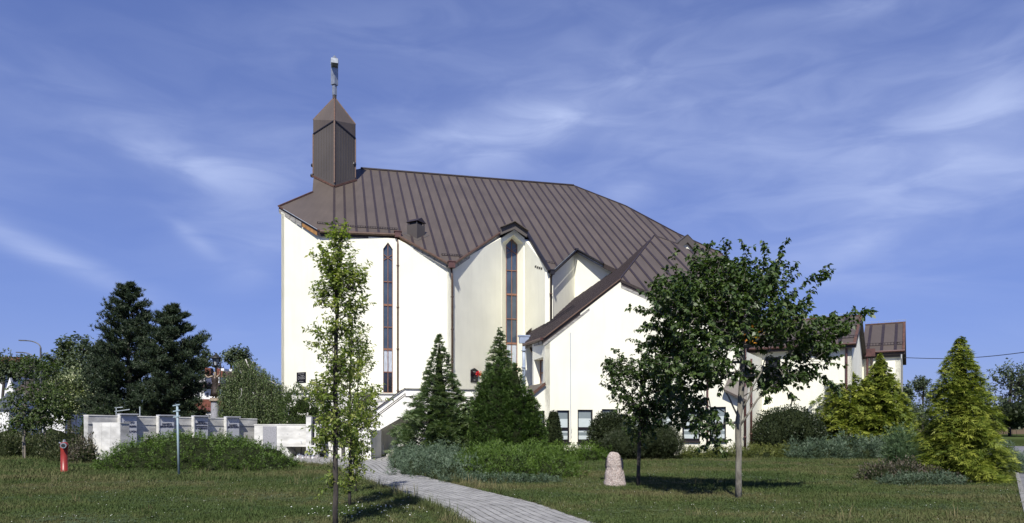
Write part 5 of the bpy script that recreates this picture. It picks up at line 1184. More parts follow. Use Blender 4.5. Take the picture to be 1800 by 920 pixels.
def conifer(name, label, base, tips, lm, ns, sl, sw, droop=.3, upd=.3, nb=5, fan=.6, lump=.18, group=None, bark='bark', core=.34, inner=.25, cat='conifer', ripe=0, rag=.0, cs=.22, per=16):
    """tips: (x, y, profile[(z, r)]); leafy branchlets of 'per' sprays each stand out of a lumpy shell"""
    base = Vector(base); t = thing(name, base, label, cat, group); Ps, Ds, Us, Ls, Rs = [], [], [], [], []; tot = sum(max(p[1] for p in tp[2])*tp[2][-1][0] for tp in tips)
    tm = MB(); br = MB()
    for x0, y0, prof in tips:
        zs = np.array([p[0] for p in prof]); rs = np.array([p[1] for p in prof]); H = zs[-1]; nc = max(20, int(ns*max(rs)*H/tot/per)); rm = max(rs)
        zc_ = rng.random(nc*5)*(H-zs[0])+zs[0]; rc = np.interp(zc_, zs, rs); keep = (rng.random(nc*5) < (rc+.10*rm)/(1.1*rm)); zc_, rc = zc_[keep][:nc], rc[keep][:nc]; nc = len(zc_)
        th = rng.random(nc)*2*math.pi; ph = rng.random(6)*6.28
        lv = 1+lump*(.6*np.sin(th*3+zc_*2.3+ph[0])*np.sin(zc_*15/H+ph[1])+.5*np.sin(th*5+zc_*4+ph[2]))+rag*rng.random(nc)**3
        scl = np.clip(.40+.75*rc/rm, .3, 1.0); r = np.maximum(rc*lv*(1-inner*rng.random(nc)**1.3)-sl*.45*scl, .01)
        o = np.stack([np.cos(th), np.sin(th), np.zeros(nc)], 1); C = np.array([base.x+x0, base.y+y0, base.z])+o*r[:, None]+np.array([0, 0, 1])*zc_[:, None]
        CD = nrm(o+np.array([0, 0, upd])+rng.normal(size=(nc, 3))*.22); cr = rng.random(nc); k = nc*per; ix = np.repeat(np.arange(nc), per)
        f = rng.random(k); side = nrm(np.cross(CD, np.array([0, 0, 1.])+rng.normal(size=(nc, 3))*.2))[ix]; sv = (rng.random(k)*2-1)
        c_ = cs*scl[ix]
        P = C[ix]+CD[ix]*((f-.55)*1.2*c_)[:, None]+side*(sv*c_*.65*(1-f*.55))[:, None]+rng.normal(size=(k, 3))*(c_*.13)[:, None]-np.array([0, 0, 1])*(droop*c_*f*f*.7+abs(sv)*droop*c_*.25)[:, None]
        D = nrm(CD[ix]*(.55+f)[:, None]+side*(sv*.9)[:, None]-np.array([0, 0, 1])*(droop*f*.9)[:, None]+rng.normal(size=(k, 3))*.18)
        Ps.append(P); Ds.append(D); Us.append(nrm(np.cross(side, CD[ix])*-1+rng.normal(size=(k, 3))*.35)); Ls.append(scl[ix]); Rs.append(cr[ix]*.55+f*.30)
        tm.tube([base+Vector((x0*.3, y0*.3, 0)), base+Vector((x0, y0, H*.96))], [.04+.012*H, .012], 7)
        for i in range(0, nc, 3): tm.tube([base+Vector((x0, y0, max(.05, zc_[i]-.25*r[i]))), C[i]], [.018, .006], 3, cap=False)
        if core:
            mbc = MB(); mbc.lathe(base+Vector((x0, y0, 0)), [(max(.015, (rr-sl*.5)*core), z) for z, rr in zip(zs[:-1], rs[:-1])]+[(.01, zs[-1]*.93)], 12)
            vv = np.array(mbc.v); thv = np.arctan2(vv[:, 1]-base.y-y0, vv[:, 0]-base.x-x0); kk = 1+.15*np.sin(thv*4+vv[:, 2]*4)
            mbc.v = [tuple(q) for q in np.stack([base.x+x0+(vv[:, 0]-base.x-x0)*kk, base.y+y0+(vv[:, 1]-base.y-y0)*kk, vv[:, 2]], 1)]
            mbc.build('shade_core', CORE, t, base)
    P, D, Uu, lc, rr_ = map(np.concatenate, (Ps, Ds, Us, Ls, Rs)); k = len(P); tm.build('trunk', M[bark], t, base)
    ln = sl*.62*(.6+.8*rng.random(k))*lc; Q = sprays(P, D, Uu, ln, np.full(k, sw), nb, fan)
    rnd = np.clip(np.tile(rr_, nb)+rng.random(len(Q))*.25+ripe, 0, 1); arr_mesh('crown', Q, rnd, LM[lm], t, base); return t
def shrub(name, label, base, bl, lm, n, ln, wd, kind='leaf', group=None, cat='shrub', stems=10, core=.72, up=.4, lump=.15, nb=5, fan=.5, zfloor=0, seedy=0, ripe=0):
    """bl: list of (centre, radii) in metres; leaves or sprays on noisy shells"""
    base = Vector(base); t = thing(name, base, label, cat, group); area = np.array([(b[1][0]*b[1][1]+b[1][0]*b[1][2]+b[1][1]*b[1][2]) for b in bl]); k = rng.choice(len(bl), n, p=area/area.sum())
    C = np.array([b[0] for b in bl])[k]; S = np.array([b[1] for b in bl])[k]; u = rv(n); ph = rng.random(8)*6.28
    lv = 1+lump*(np.sin(u[:, 0]*6+ph[0]+k)*np.sin(u[:, 1]*5+ph[1])+.7*np.sin(u[:, 2]*9+ph[2])*np.sin(u[:, 0]*11+ph[3])+.5*np.sin(u[:, 1]*17+ph[4])*np.sin(u[:, 0]*19+ph[5]))
    r = lv*(1-.22*rng.random(n)**1.4+.12*rng.random(n)**5); P = C+u*S*r[:, None]; ok = P[:, 2] > zfloor; P, u, S = P[ok], u[ok], S[ok]; m = len(P)
    inside = np.zeros(m, bool)
    for b in bl: inside |= (((P-b[0])/b[1])**2).sum(1) < .55
    P, u, S = P[~inside], u[~inside], S[~inside]; m = len(P)
    on = nrm(u/S); D = nrm(on*.9+np.array([0, 0, up])+rng.normal(size=(m, 3))*.4)
    if kind == 'spray':
        per = 9; ix = np.repeat(np.arange(m), per); kk = m*per; f = rng.random(kk); sd_ = nrm(np.cross(D, nrm(on+.01)))[ix]; sv = rng.random(kk)*2-1; c_ = ln*1.1
        rb = rng.random(m); P = P[ix]+D[ix]*((f-.6)*c_*1.4)[:, None]+sd_*(sv*c_*.35*(1-f*.6))[:, None]+rng.normal(size=(kk, 3))*c_*.10; D = nrm(D[ix]+sd_*(sv*.55)[:, None]+rng.normal(size=(kk, 3))*.15); on = on[ix]
        Q = sprays(P, D, nrm(on+rng.normal(size=(kk, 3))*.5), ln*.55*(.6+.8*rng.random(kk)), np.full(kk, wd*.62), 3, fan); rnd = np.clip(np.tile(rb[ix]*.5+f*.3, 3)+.25*rng.random(len(Q)), 0, 1)
    elif kind == 'leaf':
        Q = leaves(P, D, nrm(on+rng.normal(size=(m, 3))*.6), ln*(.6+.8*rng.random(m)), wd*(.7+.6*rng.random(m))); rnd = rng.random(m)
    else:
        Q = sprays(P, D, nrm(on+rng.normal(size=(m, 3))*.5), ln*(.55+.9*rng.random(m)), np.full(m, wd), nb, fan); rnd = np.clip(np.tile(rng.random(m), nb)*.65+.35*rng.random(len(Q)), 0, 1)
    arr_mesh('foliage', Q, np.clip(rnd+ripe, 0, 1), LM[lm], t, base)
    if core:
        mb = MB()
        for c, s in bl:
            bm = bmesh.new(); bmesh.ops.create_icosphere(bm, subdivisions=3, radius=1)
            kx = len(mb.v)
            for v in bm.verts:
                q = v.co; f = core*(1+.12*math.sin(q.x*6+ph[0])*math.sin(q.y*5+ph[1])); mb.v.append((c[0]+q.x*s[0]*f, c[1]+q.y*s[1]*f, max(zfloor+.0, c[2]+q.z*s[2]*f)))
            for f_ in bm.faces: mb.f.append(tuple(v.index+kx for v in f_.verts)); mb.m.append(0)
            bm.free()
        mb.build('shade_core', CORE, t, base)
    if stems:
        mb = MB()
        for i in range(stems):
            c, s = bl[i % len(bl)]; e = Vector(c)+Vector((random.uniform(-.6, .6)*s[0], random.uniform(-.6, .6)*s[1], s[2]*.5)); mb.tube([Vector((c[0]+random.uniform(-.2, .2)*s[0], c[1]+random.uniform(-.2, .2)*s[1], zfloor)), e], [.02, .008], 4)
        mb.build('stems', M['bark'], t, base)
    return t
def el(px, py, d, rx, ry, rd=None): return (np.array(R(px, py, d)), np.array([rx*d/F, (rd if rd else rx*d/F), ry*d/F]))
# --- the big elm
b0 = G(1298, 877); dE = b0.y; E = lambda x, y, o=0: np.array(R(x, y, dE+o))
trk = lerp_pts([b0, E(1299, 800), E(1297, 740), E(1304, 690), E(1306, 610), E(1296, 530)], 14, .01)
bl = blobs_px([(1290, 560, 95, 75), (1200, 560, 70, 65, -.3), (1182, 620, 44, 52, .2), (1240, 640, 75, 50, -.5), (1262, 498, 62, 42, .1), (1335, 500, 52, 42), (1225, 530, 40, 35, -.3), (1380, 580, 60, 40, -.2), (1425, 620, 45, 28), (1215, 710, 50, 38, .3), (1255, 745, 32, 38, -.3), (1360, 660, 60, 22, .4), (1455, 580, 35, 16), (1180, 520, 35, 28, .2)], dE)
sh_ = lambda *p: [E(*q) for q in p]
shoots = [sh_((1240, 500), (1242, 450), (1248, 425)), sh_((1262, 500), (1276, 450), (1279, 420)), sh_((1310, 500), (1312, 450), (1308, 426)), sh_((1330, 500), (1348, 450), (1345, 424)), sh_((1340, 510), (1368, 460), (1380, 422)), sh_((1360, 540), (1410, 500), (1455, 475)), sh_((1380, 555), (1430, 510), (1452, 482)), sh_((1400, 590), (1460, 560), (1525, 543)), sh_((1400, 600), (1470, 575), (1505, 548)), sh_((1180, 520), (1150, 500), (1138, 498)), sh_((1190, 560), (1150, 545), (1132, 548)), sh_((1180, 610), (1140, 600), (1120, 615)), sh_((1400, 640), (1450, 660), (1478, 690)), sh_((1340, 690), (1375, 680), (1400, 700)), sh_((1250, 740), (1262, 770), (1272, 800)), sh_((1200, 500), (1185, 462), (1180, 450)), sh_((1300, 640), (1330, 650), (1350, 700)), sh_((1225, 480), (1222, 450), (1226, 435))]
broadleaf('broadleaf_tree', 'large spreading dark-leaved tree with grey lichened trunk on the lawn', 'tree', b0, trk, bl, 1250, 18, .112, .070, 'elm', 'greybark', .074, tw=.34, droop=.75, shoots=shoots, autumn=E(1325, 590, -1.0), rmin=.004)
el_t = bpy.data.objects['broadleaf_tree']; E = lambda x, y, o=0: np.array(R(x, y, dE+o))
for pts_, r_ in (([(1301, 748, 0), (1330, 704, .1), (1378, 655, .2), (1432, 612, .3)], .026), ([(1303, 722, 0), (1326, 680, -.1), (1352, 620, -.2), (1372, 560, -.2)], .022), ([(1300, 738, 0), (1276, 690, -.2), (1240, 640, -.3), (1200, 600, -.3)], .022), ([(1302, 700, 0), (1345, 676, .3), (1400, 668, .4)], .016)):
    p_ = lerp_pts([E(*q) for q in pts_], 8, .015); MB().tube(p_, [r_*(1-.75*i/7) for i in range(8)], 8).build('limb', M['greybark'], el_t, WL['broadleaf_tree'], smooth=True)
# --- small tree beside the boulder
b0 = G(1122, 857); dS = b0.y; E = lambda x, y, o=0: np.array(R(x, y, dS+o))
trk = lerp_pts([b0, E(1123, 800), E(1125, 745), E(1127, 690), E(1126, 640)], 10, .008)
bl = blobs_px([(1115, 680, 50, 48), (1160, 700, 45, 42), (1130, 725, 42, 32), (1090, 655, 26, 26), (1150, 655, 40, 30), (1185, 735, 22, 20), (1125, 755, 24, 16)], dS)
broadleaf('small_tree', 'small round dark-leaved tree just right of the granite boulder', 'tree', b0, trk, bl, 460, 17, .095, .06, 'elm', 'bark', .055, tw=.32, droop=.6, rmin=.004, shoots=[[E(1110, 650), E(1090, 618), E(1082, 612)], [E(1105, 655), E(1080, 632), E(1062, 630)], [E(1100, 690), E(1072, 680), E(1058, 676)], [E(1140, 640), E(1120, 600), E(1112, 598)]])
qk = np.array(R(1122, 792, dS-.08)); 
# --- slender yellow-green trees in front of the stair
def slender(bx, by, d, top, bl, label, n, r0, tk, lpt=11):
    base = v3(R(bx, 0, d).xy); E = lambda x, y, o=0: np.array(R(x, y, d+o)); trk = lerp_pts([base]+[E(*q) for q in tk], 16, .006)
    return broadleaf('slender_tree', label, 'tree', base, trk, blobs_px(bl, d), n, lpt, .072, .034, 'slender', 'bark', r0, group='slender trees by the path', tw=.24, droop=.35, rmin=.003, upw=1.0, ripe=.22)
slender(590, 940, 10.8, 405, [(597, 428, 22, 22), (590, 470, 34, 30), (612, 500, 36, 26), (585, 520, 34, 30), (612, 545, 28, 24), (600, 578, 26, 18), (580, 600, 24, 26), (600, 640, 34, 32), (575, 690, 28, 30), (590, 745, 38, 30), (575, 775, 20, 20), (640, 700, 22, 12), (585, 850, 12, 16)], 'tallest slender yellow-green tree with a dark trunk, nearest the camera', 700, .044, [(590, 850), (589, 760), (590, 660), (592, 560), (597, 470), (600, 415)])
slender(615, 893, 13.7, 560, [(625, 610, 24, 32), (612, 660, 30, 30), (625, 720, 32, 30), (610, 770, 32, 26), (622, 820, 22, 24), (610, 850, 16, 22)], 'middle slender yellow-green tree with a pale stake-thin trunk', 420, .034, [(615, 800), (614, 700), (618, 600), (620, 560)])
slender(626, 868, 16.6, 590, [(640, 640, 16, 30), (636, 700, 22, 30), (642, 745, 26, 30), (634, 790, 20, 22)], 'rearmost slender yellow-green tree, right-hand one of the three', 300, .034, [(627, 790), (628, 700), (632, 620)])
# --- golden conifers
def con_px(px, by, d, prof_px, **k):         # profile: (y, halfwidth px)
    base = v3(R(px, 0, d).xy); pr = [(max(.02, R(0, y, d).z), w_*d/F) for y, w_ in prof_px]; return base, [(0, 0, pr)]
bs, tp = con_px(1688, 855, 20.3, [(862, 54), (835, 70), (800, 65), (760, 57), (730, 54), (690, 45), (655, 32), (630, 24), (610, 14), (588, 3)])
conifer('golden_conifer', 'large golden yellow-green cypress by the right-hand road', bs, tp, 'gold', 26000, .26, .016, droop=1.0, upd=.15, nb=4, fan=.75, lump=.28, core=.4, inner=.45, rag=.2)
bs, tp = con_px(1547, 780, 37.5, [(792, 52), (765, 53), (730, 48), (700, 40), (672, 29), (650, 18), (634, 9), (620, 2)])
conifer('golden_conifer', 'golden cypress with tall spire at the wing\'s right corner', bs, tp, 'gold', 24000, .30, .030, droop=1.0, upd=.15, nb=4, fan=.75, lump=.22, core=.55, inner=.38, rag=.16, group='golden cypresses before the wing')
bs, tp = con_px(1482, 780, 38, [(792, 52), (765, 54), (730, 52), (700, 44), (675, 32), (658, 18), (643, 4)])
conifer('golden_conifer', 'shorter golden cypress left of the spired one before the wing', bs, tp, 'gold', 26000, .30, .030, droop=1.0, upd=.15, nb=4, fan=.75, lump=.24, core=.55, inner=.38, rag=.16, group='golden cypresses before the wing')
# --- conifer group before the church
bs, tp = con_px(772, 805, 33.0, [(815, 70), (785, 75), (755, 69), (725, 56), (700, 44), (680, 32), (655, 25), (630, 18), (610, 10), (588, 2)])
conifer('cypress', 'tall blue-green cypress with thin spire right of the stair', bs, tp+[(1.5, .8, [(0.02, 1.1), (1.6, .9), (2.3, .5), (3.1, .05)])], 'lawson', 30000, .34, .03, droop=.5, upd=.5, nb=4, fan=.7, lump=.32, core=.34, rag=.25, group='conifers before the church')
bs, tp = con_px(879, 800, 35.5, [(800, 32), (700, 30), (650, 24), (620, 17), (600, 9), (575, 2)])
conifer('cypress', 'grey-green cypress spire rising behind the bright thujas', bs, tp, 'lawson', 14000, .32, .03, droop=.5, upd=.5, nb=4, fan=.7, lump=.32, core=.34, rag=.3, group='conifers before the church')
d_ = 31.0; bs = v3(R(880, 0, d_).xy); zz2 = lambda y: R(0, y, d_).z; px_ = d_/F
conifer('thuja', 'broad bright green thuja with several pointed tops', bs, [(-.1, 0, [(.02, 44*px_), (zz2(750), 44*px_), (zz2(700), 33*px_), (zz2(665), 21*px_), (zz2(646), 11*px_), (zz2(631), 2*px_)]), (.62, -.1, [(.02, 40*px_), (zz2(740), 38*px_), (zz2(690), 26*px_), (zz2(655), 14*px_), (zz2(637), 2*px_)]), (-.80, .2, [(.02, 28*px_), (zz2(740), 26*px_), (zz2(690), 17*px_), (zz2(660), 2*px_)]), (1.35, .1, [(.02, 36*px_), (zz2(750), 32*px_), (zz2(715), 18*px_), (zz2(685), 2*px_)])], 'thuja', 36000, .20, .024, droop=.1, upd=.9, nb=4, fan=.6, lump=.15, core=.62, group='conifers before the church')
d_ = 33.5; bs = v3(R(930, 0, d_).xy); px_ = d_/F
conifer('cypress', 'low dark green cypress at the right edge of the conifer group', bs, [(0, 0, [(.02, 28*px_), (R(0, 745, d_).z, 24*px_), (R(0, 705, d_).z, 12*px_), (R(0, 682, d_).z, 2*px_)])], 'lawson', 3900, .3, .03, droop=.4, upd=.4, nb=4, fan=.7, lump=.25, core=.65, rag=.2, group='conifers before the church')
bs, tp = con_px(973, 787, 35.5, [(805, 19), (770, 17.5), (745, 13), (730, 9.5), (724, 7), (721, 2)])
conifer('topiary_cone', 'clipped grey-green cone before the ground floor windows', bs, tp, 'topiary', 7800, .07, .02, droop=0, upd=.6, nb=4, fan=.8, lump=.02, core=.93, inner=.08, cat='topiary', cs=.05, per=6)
# --- junipers of the central bed
def dome(name, label, blist, lm, n, ln, wd, **k):
    base = Vector((blist[0][0][0], blist[0][0][1], 0)); return shrub(name, label, base, blist, lm, n, ln, wd, **k)
def gd(px, d, w, dep, h, sink=.0): return (np.array([(px-900)/F*d, d, sink]), np.array([w*d/F, dep, h]))
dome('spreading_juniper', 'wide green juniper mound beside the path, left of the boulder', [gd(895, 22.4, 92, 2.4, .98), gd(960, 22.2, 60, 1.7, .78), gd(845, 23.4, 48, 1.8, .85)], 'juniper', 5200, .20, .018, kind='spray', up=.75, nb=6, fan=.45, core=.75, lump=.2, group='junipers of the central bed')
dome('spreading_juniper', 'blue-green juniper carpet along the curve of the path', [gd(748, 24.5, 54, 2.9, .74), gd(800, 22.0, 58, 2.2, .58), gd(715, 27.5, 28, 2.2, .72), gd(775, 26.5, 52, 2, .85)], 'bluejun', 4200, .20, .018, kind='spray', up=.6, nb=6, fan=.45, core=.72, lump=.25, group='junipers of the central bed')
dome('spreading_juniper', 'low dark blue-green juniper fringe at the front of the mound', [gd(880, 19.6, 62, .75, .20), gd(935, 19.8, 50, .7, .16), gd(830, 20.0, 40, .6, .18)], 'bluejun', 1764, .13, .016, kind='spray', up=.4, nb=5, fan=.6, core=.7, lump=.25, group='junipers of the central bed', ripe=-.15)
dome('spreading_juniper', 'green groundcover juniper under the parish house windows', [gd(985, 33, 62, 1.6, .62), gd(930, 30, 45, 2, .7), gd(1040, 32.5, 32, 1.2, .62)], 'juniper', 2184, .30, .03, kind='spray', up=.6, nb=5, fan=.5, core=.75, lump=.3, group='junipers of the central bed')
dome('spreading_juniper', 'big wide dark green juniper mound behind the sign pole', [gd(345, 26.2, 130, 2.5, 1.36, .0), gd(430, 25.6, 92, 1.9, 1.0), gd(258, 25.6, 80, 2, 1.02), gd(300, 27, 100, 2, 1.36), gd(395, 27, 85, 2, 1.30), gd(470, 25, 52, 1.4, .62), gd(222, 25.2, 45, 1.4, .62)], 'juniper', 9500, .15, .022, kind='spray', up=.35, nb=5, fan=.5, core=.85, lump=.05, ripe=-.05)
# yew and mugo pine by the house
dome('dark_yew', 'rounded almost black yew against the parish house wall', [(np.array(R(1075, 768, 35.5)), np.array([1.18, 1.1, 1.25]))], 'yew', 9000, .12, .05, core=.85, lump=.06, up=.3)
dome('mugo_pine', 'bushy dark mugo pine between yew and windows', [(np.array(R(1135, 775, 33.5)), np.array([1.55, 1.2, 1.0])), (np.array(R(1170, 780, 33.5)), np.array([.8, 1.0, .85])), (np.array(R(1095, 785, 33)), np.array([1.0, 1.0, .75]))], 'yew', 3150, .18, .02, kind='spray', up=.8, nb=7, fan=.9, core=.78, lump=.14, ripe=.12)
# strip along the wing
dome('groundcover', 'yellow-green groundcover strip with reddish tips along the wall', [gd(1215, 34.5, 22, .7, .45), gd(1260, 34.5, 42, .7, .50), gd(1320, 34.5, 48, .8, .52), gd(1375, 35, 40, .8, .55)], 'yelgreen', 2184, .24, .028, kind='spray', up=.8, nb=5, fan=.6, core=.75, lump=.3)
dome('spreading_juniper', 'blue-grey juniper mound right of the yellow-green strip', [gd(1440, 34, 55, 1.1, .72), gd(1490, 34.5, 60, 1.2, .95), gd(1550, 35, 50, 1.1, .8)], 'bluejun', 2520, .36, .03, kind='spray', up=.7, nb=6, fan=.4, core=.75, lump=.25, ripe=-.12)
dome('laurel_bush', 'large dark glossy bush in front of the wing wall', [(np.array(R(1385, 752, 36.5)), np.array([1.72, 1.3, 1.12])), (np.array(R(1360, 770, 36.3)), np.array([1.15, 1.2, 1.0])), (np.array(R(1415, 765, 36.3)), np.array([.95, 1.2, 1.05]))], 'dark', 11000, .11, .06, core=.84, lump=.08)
# by the big golden cypress
dome('low_shrub', 'sparse reddish-green low shrub left of the big golden cypress', [gd(1545, 20.3, 34, .8, .50), gd(1590, 20.3, 42, .9, .62), gd(1640, 19.6, 40, .7, .40)], 'reddish', 7000, .07, .032, core=.72, lump=.25, up=.7)
dome('low_shrub', 'blue-green prostrate shrub at the foot of the big golden cypress', [gd(1600, 18.9, 55, .5, .26), gd(1650, 19.0, 40, .5, .30)], 'bluejun', 1512, .13, .014, kind='spray', core=.7, lump=.25, up=.5, ripe=-.1)
dome('dark_spiky_shrub', 'dark upright spiky shrub between the golden cypresses', [(np.array(R(1583, 800, 25)), np.array([.42, .4, .80])), (np.array(R(1604, 805, 25)), np.array([.4, .4, .6]))], 'lawson', 1092, .34, .02, kind='spray', up=1.2, nb=5, fan=.3, core=.6, lump=.3, ripe=-.35)
dome('spreading_juniper', 'blue-green juniper between the big golden cypress and the road', [gd(1750, 26, 24, 1.2, .85), gd(1762, 24, 22, .9, .66)], 'bluejun', 1344, .32, .022, kind='spray', up=.6, nb=6, fan=.4, core=.75, lump=.25, ripe=-.1)
# --- shrub before the terrace and weeping birch
dome('leafy_bush', 'tall dark leafy bush in front of the terrace parapet', [(np.array(R(532, 715, 37.5)), np.array([1.15, .9, 1.1])), (np.array(R(552, 725, 37.5)), np.array([.8, .9, .9])), (np.array(R(515, 725, 37.3)), np.array([.6, .8, .9]))], 'linden', 9500, .10, .055, core=.35, lump=.22, up=.8, ripe=-.15)
def weeping(base, label, bl, ns, nl, d):
    base = Vector(base); t = thing('weeping_birch', base, label, 'tree'); P, _ = sample(bl, ns, .5)
    trk = lerp_pts([base, np.array(base)+[0, 0, 2], np.array(R(440, 650, d)), np.array(R(432, 632, d))], 12, .02); skeleton(trk, P[rng.choice(ns, 90)], .13, M['birch'], t, base, .008)
    A, D = [], []; mb = MB()
    for p in P:
        L_ = rng.uniform(.9, 2.6); L_ = min(L_, p[2]-.4); k = int(nl*L_/2)
        if k < 2: continue
        f = rng.random(k); sway = rng.normal(size=2)*.12; o = np.stack([sway[0]*f**2+rng.normal(size=k)*.04, sway[1]*f**2+rng.normal(size=k)*.04, -L_*f], 1); A.append(p+o)
        mb.tube([p, p+np.array([sway[0]*.25, sway[1]*.25, -L_*.5]), p+np.array([sway[0], sway[1], -L_])], [.005, .003, .002], 3, cap=False)
    A = np.concatenate(A); m = len(A); D = nrm(rng.normal(size=(m, 3))*.5+np.array([0, 0, -1])); Q = leaves(A, D, rv(m), .085*(.7+.6*rng.random(m)), .05*(.7+.6*rng.random(m)))
    mb.build('hanging_twigs', M['bark'], t, base); arr_mesh('crown', Q, rng.random(m), LM['birch'], t, base)
weeping(v3(R(445, 0, 39.5).xy), 'weeping birch with hanging strands left of the church corner', [el(430, 640, 39.5, 24, 14), el(450, 660, 39.5, 32, 22), el(415, 665, 39.5, 28, 20), el(475, 672, 39.3, 24, 16), el(492, 678, 38.8, 14, 10), el(400, 690, 39.5, 18, 14), el(440, 690, 39.5, 36, 18), el(475, 705, 39, 24, 14), el(450, 700, 39.5, 50, 14)], 1500, 60, 39.5)
# --- black pines
def pine(base, label, prof, n, d):
    base = Vector(base); t = thing('pine_tree', base, label, 'tree', 'dark pines behind the memorial wall'); zs = np.array([p[0] for p in prof]); rs = np.array([p[1] for p in prof]); H = zs[-1]
    mb = MB(); mb.tube([base, base+Vector((0, 0, H*.95))], [.22, .03], 8); C = []; W = []
    nb_ = int(H*7.5)
    for i in range(nb_):
        z = zs[0]+(H-zs[0])*(i+.5)/nb_; rr_ = float(np.interp(z, zs, rs))*random.uniform(.72, 1.12); th = i*2.4+random.uniform(-.4, .4)
        p0 = np.array([base.x, base.y, z-.12*rr_]); p1 = p0+np.array([math.cos(th)*rr_, math.sin(th)*rr_, .30*rr_+.1]); mid = (p0+p1)/2-np.array([0, 0, .10*rr_]); mb.tube([p0, mid, p1], [.05, .035, .015], 4, cap=False)
        k = int(n/nb_*(.35+rr_/rs.max()*.9)); f = rng.random(k)**.55; ctr_ = (1-f)[:, None]**2*p0+2*(f*(1-f))[:, None]*mid+f[:, None]**2*p1
        C.append(ctr_+rng.normal(size=(k, 3))*np.array([.20, .20, .12])*(.35+f[:, None]*rr_/2.2)+np.array([0, 0, .08])); W.append(f)
    mb.build('trunk', M['bark'], t, base); C = np.concatenate(C); m = len(C); out = nrm(C-np.array([base.x, base.y, 0])*[1, 1, 0]-np.array([0, 0, 1])*C[:, 2:3]*[0, 0, 1]); Qs = []
    ax = nrm(out*.6+np.array([0, 0, 1.1])+rng.normal(size=(m, 3))*.2)
    for k in range(12):
        d_ = nrm(ax*.75+rv(m)*.8); s = nrm(np.cross(d_, rv(m)))*.022; L_ = (.17+.10*rng.random(m))[:, None]; st = C+ax*(rng.random((m, 1))*.14); Qs.append(np.stack([st-s, st+s, st+d_*L_], 1))
    Q = np.concatenate(Qs); arr_mesh('crown', Q, np.clip(np.tile(rng.random(m)*.6, 12)+rng.random(len(Q))*.25, 0, 1), LM['pine'], t, base)
dP = 47; zp = lambda y, d: R(0, y, d).z
pine(v3(R(226, 0, dP).xy), 'taller black pine with ragged pointed top behind the memorial wall', [(1.0, 2.4), (zp(680, dP), 3.0), (zp(640, dP), 2.7), (zp(610, dP), 1.9), (zp(580, dP), 1.75), (zp(545, dP), 1.3), (zp(520, dP), .7), (zp(505, dP), .15)], 9500, dP)
pine(v3(R(303, 0, dP-2).xy), 'shorter rounder black pine to the right of the taller pine', [(1.0, 1.9), (zp(680, 45), 2.1), (zp(640, 45), 2.0), (zp(600, 45), 1.7), (zp(570, 45), 1.05), (zp(545, 45), .2)], 9000, 45)
pine(v3(R(186, 0, 49).xy), 'low broad black pine at the left foot of the taller pine', [(.8, 1.0), (zp(680, 49), 1.25), (zp(640, 49), 1.1), (zp(608, 49), .3)], 2400, 49)
# --- young lindens at left
def young(bx, d, by, bl, label, tk, n):
    base = v3(R(bx, 0, d).xy); E = lambda x, y, o=0: np.array(R(x, y, d+o)); trk = lerp_pts([base]+[E(*q) for q in tk], 10, .01)
    t = broadleaf('young_tree', label, 'tree', base, trk, blobs_px(bl, d), n, 12, .13, .085, 'linden', 'greybark', .06, group='young staked trees at the left', tw=.4, droop=.5, rmin=.006, sides=4, ripe=.2)
    MB().tube([base+Vector((.12, -.1, 0)), base+Vector((.12, -.1, 1.5))], .035, 6).build('stake', M['stake'], t)
young(42, 33, 803, [(50, 690, 34, 26), (30, 715, 28, 22), (62, 725, 36, 24), (45, 745, 28, 16), (45, 655, 24, 20), (60, 640, 20, 12), (75, 700, 25, 22)], 'young staked tree with gappy crown nearest the left edge', [(42, 760), (44, 700), (45, 645)], 330)
young(78, 38, 790, [(85, 665, 22, 26), (90, 700, 26, 26), (95, 725, 26, 22), (80, 650, 20, 16), (105, 710, 18, 20), (70, 735, 25, 16)], 'young staked tree with denser crown, second from the left edge', [(78, 760), (80, 700), (82, 650)], 320)
# --- far broadleaf trees
def fartree(px, d, bl, label, lm='far', n=260, ls=.45, r0=.25, name='broadleaf_tree', group='background trees', lpt=13, tw=1.4):
    base = v3(R(px, 0, d).xy); ys = min(b[1]-b[3]*.4 for b in bl); trk = lerp_pts([base, np.array(R(px, (748+ys)/2, d)), np.array(R(px+2, ys+6, d))], 8, .05)
    return broadleaf(name, label, 'tree', base, trk, blobs_px(bl, d), n, lpt, ls, ls*.62, lm, 'bark', r0, group=group, tw=tw, droop=.3, rmin=.03, sides=3)
fartree(62, 110, [(30, 650, 26, 22), (55, 655, 18, 20), (12, 660, 20, 18)], 'dark tree behind the white gabled house at far left')
fartree(122, 95, [(118, 625, 20, 24), (98, 640, 14, 16), (125, 660, 26, 30), (100, 670, 20, 18)], 'rounded green tree left of the black pines', n=380)
fartree(155, 90, [(150, 620, 16, 20), (160, 645, 22, 28), (140, 660, 18, 30), (170, 640, 14, 30), (185, 650, 14, 26)], 'grey-green wispy tree immediately beside the black pines', n=400, ls=.36)
fartree(405, 120, [(405, 632, 10, 12), (418, 632, 16, 14), (430, 645, 14, 16)], 'round green tree above the apartment house roof', n=260)
fartree(360, 125, [(362, 628, 9, 11), (352, 645, 14, 14), (378, 640, 8, 10)], 'small pale tree just left of the park lamp', n=150, ls=.42)
fartree(5, 120, [(-10, 650, 25, 30), (8, 645, 10, 15)], 'dark tree cut by the left edge below the red roof', n=120)
fartree(1622, 170, [(1621, 680, 15, 14), (1624, 700, 8, 8)], 'lone small-crowned tree on a thin trunk in the far field', n=150, ls=.5, lpt=12)
fartree(1597, 110, [(1594, 705, 9, 26), (1598, 735, 12, 14)], 'narrow grey-green tree beside the wing\'s right wall', n=200, ls=.42)
fartree(1612, 140, [(1612, 730, 22, 16)], 'low bush-like tree left of the big golden cypress', n=160)
